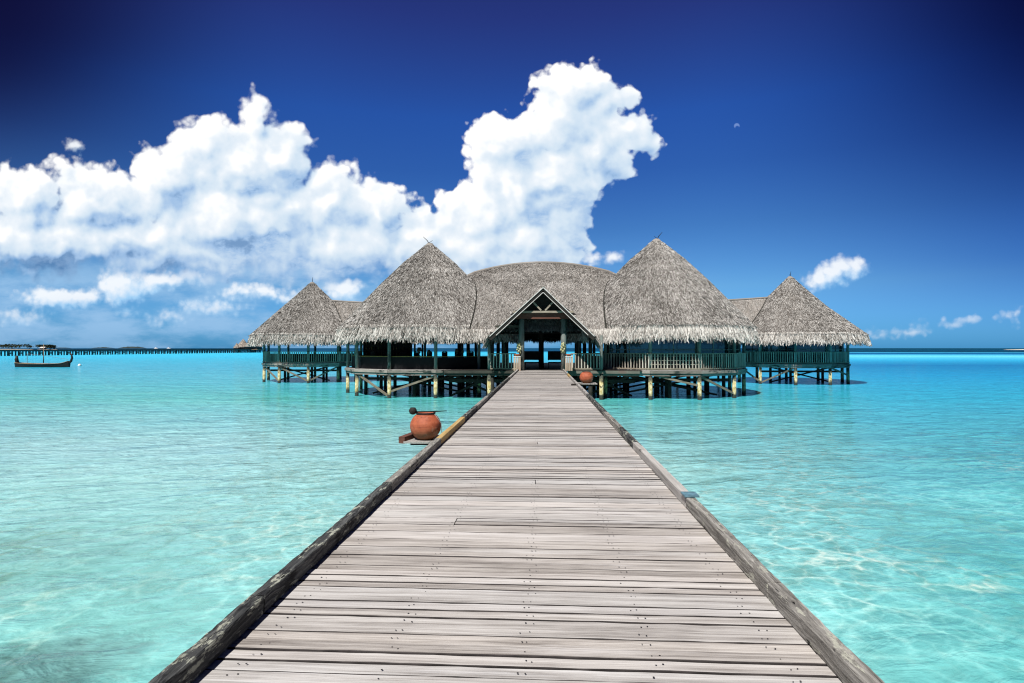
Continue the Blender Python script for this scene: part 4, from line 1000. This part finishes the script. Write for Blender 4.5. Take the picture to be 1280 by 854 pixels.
st = thing('carved_figure', 'dark carved standing figure on the deck between the entrance rail and the glazing', 'statue', (sx, sy, DZ))
a = MB(); a.lathe([(.001,0), (.24,0), (.24,.12), (.16,.16), (.001,.16)], n=16); a.build('plinth', M['dark_wood'], st)
a = MB(); a.lathe([(.001,.16), (.17,.17), (.19,.5), (.17,.85), (.21,1.2), (.20,1.42), (.08,1.52), (.07,1.58), (.115,1.68), (.12,1.78), (.08,1.9), (.001,1.93)], n=18); a.build('figure_body', M['dark_wood'], st, True)
# ------------------------------------------------------------------ far things
def far_jetty():
    t = thing('long_jetty', 'long low dark jetty on crossed piles running across the far lagoon', 'jetty', (0, 0, 0))
    A = at(-40, 438.2, 236); B = at(326, 437.3, 452); A.z = B.z = 2.55; n = 44
    d = MB(); d.bar((A.x, A.y, 2.45), (B.x, B.y, 2.45), 2.4, .62); d.bar((A.x, A.y, 2.82), (B.x, B.y, 2.82), 2.0, .10); d.build('deck', M['jetty'], t)
    rl_ = MB(); rl_.bar((A.x, A.y-.9, 3.05), (B.x, B.y-.9, 3.05), .1, .12); rl_.build('edge_rail', M['jetty'], t)
    pr = None; u = (B-A).normalized(); rz = math.atan2(u.y, u.x)
    for i in range(n):
        p = A+(B-A)*((i+.5)/n)
        if pr is None:
            mb = MB()
            for s in (-1.0, 1.0):
                for q in (-.8, .8): mb.tube([(s, q, -1.6), (s, q, 2.2)], .32, 6)
            pr = mb.build('pile_frame', M['jetty'], t, False, (p.x, p.y, 0)); pr.rotation_euler = (0,0,rz)
            mb = MB(); mb.bar((-1.0,-1.0,.25), (1.0,-1.0,2.1), .12, .34); mb.bar((1.0,-1.08,.25), (-1.0,-1.08,2.1), .12, .34); cb_ = mb.build('cross_brace', M['jetty_pale'], pr)
        else:
            o = like(pr, t, (p.x, p.y, 0), rz); like(cb_, o)
far_jetty()
def hut(px, Y, R_, h, zf, label, s=1.0):
    x = X(px, Y); t = thing('far_hut', label, 'hut', (x, Y, 0), 0, 'far thatched huts at the end of the long jetty')
    a = MB(); a.lathe([(.05, zf+h), (R_*.5, zf+h*.60), (R_, zf+h*.26), (R_*1.03, zf+h*.20)], n=14, wob=.04); a.build('roof', M['far_thatch'], t)
    a = MB(); a.box((0,0,zf+h*.13), (R_*1.3, R_*1.3, h*.26)); a.build('wall', M['jetty'], t)
    a = MB(); a.box((0,0,zf-.15), (R_*1.8, R_*1.8, .3)); a.build('deck', M['boat_trim'], t)
    for sx_ in (-.75, -.25, .25, .75):
        for q in (-.7, .7): b = MB(); b.tube([(sx_*R_, q*R_, -1.6), (sx_*R_, q*R_, zf-.3)], .25, 6); b.build('pile', M['jetty'], t)
hut(317, 444, 7.0, 10.5, 2.6, 'tallest far thatched hut, half hidden by the rear pavilion roof fringe')
hut(304, 446, 5.4, 8.4, 2.6, 'middle far thatched hut between a tall and a low hut')
hut(296, 441, 2.6, 5.2, 2.6, 'smallest far thatched hut where the long jetty ends')
def boat():
    Y = 106.0; s = atz(22, 459.5, 0); e = atz(90, 459.5, 0); Lb = 10.4
    x0 = X(20.5, Y); x1 = X(87, Y); L = x1-x0; z_ = lambda py: at(60, py, Y).z
    t = thing('sailing_dhoni', 'dark wooden boat with a tall curved prow and bare mast moored on the lagoon', 'boat', ((x0+x1)/2, Y, 0))
    n = 22; sec = []
    mb = MB(); m_ = 9; vs_ = []
    for i in range(n+1):
        u = i/n; x = (u-.5)*L
        hw = 1.15*max(.04, math.sin(PI*min(1, max(0, u*.92+.05)))**.55)
        zs = .62+.22*abs(2*u-1)**2.5+(.35*max(0, (u-.85)/.15)**2); zk = -.35+.25*max(0, (u-.8)/.2)**2
        for k in range(m_):
            a = -PI/2*1.0+PI*k/(m_-1)
            yy = hw*math.sin(a); zz = zk+(zs-zk)*(abs(math.sin(a))**2.6)
            vs_.append((x, yy, zz))
    fs = [(i*m_+k, (i+1)*m_+k, (i+1)*m_+k+1, i*m_+k+1) for i in range(n) for k in range(m_-1)]
    fs += [tuple(range(m_)), tuple(n*m_+k for k in range(m_))[::-1]]
    fs += [(i*m_, i*m_+m_-1, (i+1)*m_+m_-1, (i+1)*m_) for i in range(n)]      # deck
    mb.add(vs_, fs); hull = mb.build('hull', M['boat'], t, False)
    for k in (0, m_-1):
        g2 = MB(); g2.tube([Vector(vs_[i*m_+k])+Vector((0,0,.03)) for i in range(n+1)], .06, 6); g2.build('gunwale', M['boat_trim'], hull)
    p = MB(); hx = L/2; p.tube([(hx-1.4,0,.35), (hx-.35,0,.62), (hx+.30,0,1.15), (hx+.52,0,1.75), (hx+.42,0,2.35), (hx+.05,0,2.8)], [.24,.26,.22,.18,.14,.09], 8); p.build('prow', M['boat'], t, True)
    p = MB(); p.tube([(-hx+.3,0,.6), (-hx+.05,0,1.5), (-hx+.15,0,2.2)], [.32,.30,.14], 8); p.tube([(-hx+.1,0,1.5), (-hx-.35,0,2.3)], [.06,.03], 6); p.build('stern_post', M['boat'], t, True)
    p = MB(); p.tube([(.15,0,.8), (.15,0,z_(430))], [.09,.04], 8); p.build('mast', M['boat_trim'], t, True)
    p = MB(); p.tube([(-hx+2.2,0,.8), (-hx+2.2,0,2.6)], .045, 6); p.build('spar_prop', M['boat_trim'], t)
    p = MB(); p.tube([(-hx+2.2,0,2.55), (.15,0,2.25), (hx-.3,0,1.5)], .03, 5); p.build('rigging', M['steel'], t)
boat()
bq = atz(99.5, 457.5, 0)
t = thing('mooring_buoy', 'small white buoy floating ahead of the curved boat prow', 'buoy', (bq.x, bq.y, 0))
a = MB(); a.lathe([(.001,-.25), (.28,-.12), (.33,.12), (.20,.36), (.05,.42), (.001,.42)], n=14); a.build('float', M['white'], t, True)
a = MB(); a.tube([(0,0,.4), (0,0,.62)], .03, 6); a.build('loop', M['steel'], t)

def islet(name, px0, px1, Y, h, label, beach=False):
    x0, x1 = X(px0, Y), X(px1, Y); mb = MB(); cx = (x0+x1)/2; w = (x1-x0)/2
    mb.lathe([(1.0, -2), (1.0, 0), (.9, .012*w), (.4, .02*w), (.001, .022*w)], n=40)
    mb.v = [(x*w, y*w*.35, z) for x, y, z in mb.v]
    o = mb.build('islet', M['sand'], None, True, (cx, Y, 0)); o['kind'] = 'structure'; return cx, w
def wood_mass(px0, px1, Y, hpx, seed):
    """far trees that read as one dark mass: many small leaf clumps over the islet"""
    r_ = np.random.default_rng(seed); x0, x1 = X(px0, Y), X(px1, Y); m_ = Y/FPX; mb = MB()
    n = 900; crowns = int((px1-px0)/2.2)
    cx = r_.uniform(x0, x1, crowns); ch = hpx*m_*r_.uniform(.55, 1.0, crowns)
    k = r_.integers(0, crowns, n); rad = 1.6*m_
    p = np.stack([cx[k]+r_.normal(0, rad*.7, n), Y+r_.normal(0, rad*2, n), np.abs(ch[k]-np.abs(r_.normal(0, 1.3*m_, n)))+.5], 1)
    a = r_.normal(0, 1, (n, 3)); b = r_.normal(0, 1, (n, 3)); a /= np.linalg.norm(a, axis=1)[:, None]; b /= np.linalg.norm(b, axis=1)[:, None]; s = .9*m_
    mb.quads(np.stack([p-a*s-b*s*.5, p+a*s-b*s*.5, p+a*s+b*s*.5, p-a*s+b*s*.5], 1))
    o = mb.build('palm_wood', M['leafy']); o['kind'] = 'stuff'; return o
islet('islet', -30, 41, 1200, 0, ''); wood_mass(-30, 38, 1200, 7, 3)
islet('islet', 47, 72, 1300, 0, ''); wood_mass(49, 66, 1300, 6, 4)
hh = thing('beach_house', 'low pale roofed house on the wooded islet behind the boat mast', 'house', (X(54, 1240), 1240, 0))
a = MB(); a.box((0,0,2.0), (10,6,3)); a.build('wall', M['jetty'], hh); a = MB(); a.add([(-6,-4,3.5), (6,-4,3.5), (6,4,3.5), (-6,4,3.5), (-5,0,6.2), (5,0,6.2)], [(0,1,5,4), (2,3,4,5), (1,2,5), (3,0,4), (3,2,1,0)]); a.build('roof', M['white_edge'], hh)
def far_isle(px0, px1, Y, hpx):
    x0, x1 = X(px0, Y), X(px1, Y); mb = MB(); n = 30; vs_ = []; m_ = Y/FPX
    r_ = np.random.default_rng(int(px0)+99)
    for i in range(n+1):
        u = i/n; h_ = max(.2, hpx*m_*(math.sin(PI*u)**.5)*r_.uniform(.7, 1.0)); x = x0+(x1-x0)*u
        for yy, zz in ((-.5, -2), (-.45, h_*.5), (0, h_), (.45, h_*.5), (.5, -2)): vs_.append((x, Y+yy*(x1-x0)*.3, zz))
    mb.add(vs_, [(i*5+k, (i+1)*5+k, (i+1)*5+k+1, i*5+k+1) for i in range(n) for k in range(4)])
    o = mb.build('far_island', M['far_land']); o['kind'] = 'structure'
far_isle(116, 142, 4200, 1.8); far_isle(150, 181, 3900, 3.0); far_isle(68, 88, 4000, 1.4)
# sand bar far beyond the reef
Ys = 1150; x0, x1 = X(1255, Ys), X(1330, Ys); mb = MB(); mb.lathe([(1.0,-1), (1.0,0), (.85,.6), (.3,1.3), (.001,1.4)], n=40); w = (x1-x0)/2
mb.v = [(x*w, y*22, z) for x, y, z in mb.v]; o = mb.build('sand_bar', M['sand'], None, True, ((x0+x1)/2, Ys, 0)); o['kind'] = 'structure'
# far breaking reef and huts are too small to read; a white launch on the horizon
def launch(px, Y, label):
    t = thing('far_boat', label, 'boat', (X(px, Y), Y, 0), 0, 'far white boats on the horizon')
    a = MB(); a.add([(-9,-2,0), (8,-2,0), (12,0,2.6), (8,2,0), (-9,2,0), (-9,-2.4,2.4), (8,-2.4,2.6), (8,2.4,2.6), (-9,2.4,2.4)], [(0,1,6,5), (1,2,6), (3,4,8,7), (2,3,7), (4,0,5,8), (5,6,2,7,8)]); a.build('hull', M['white'], t)
    a = MB(); a.box((-1,0,3.8), (9,3.4,2.6)); a.box((-1.5,0,5.6), (5,2.6,1.0)); a.build('cabin', M['white'], t)
launch(195, 2600, 'far white boat on the horizon beside the low dark island'); launch(211, 2700, 'far white boat alone on open horizon towards the thatched huts')
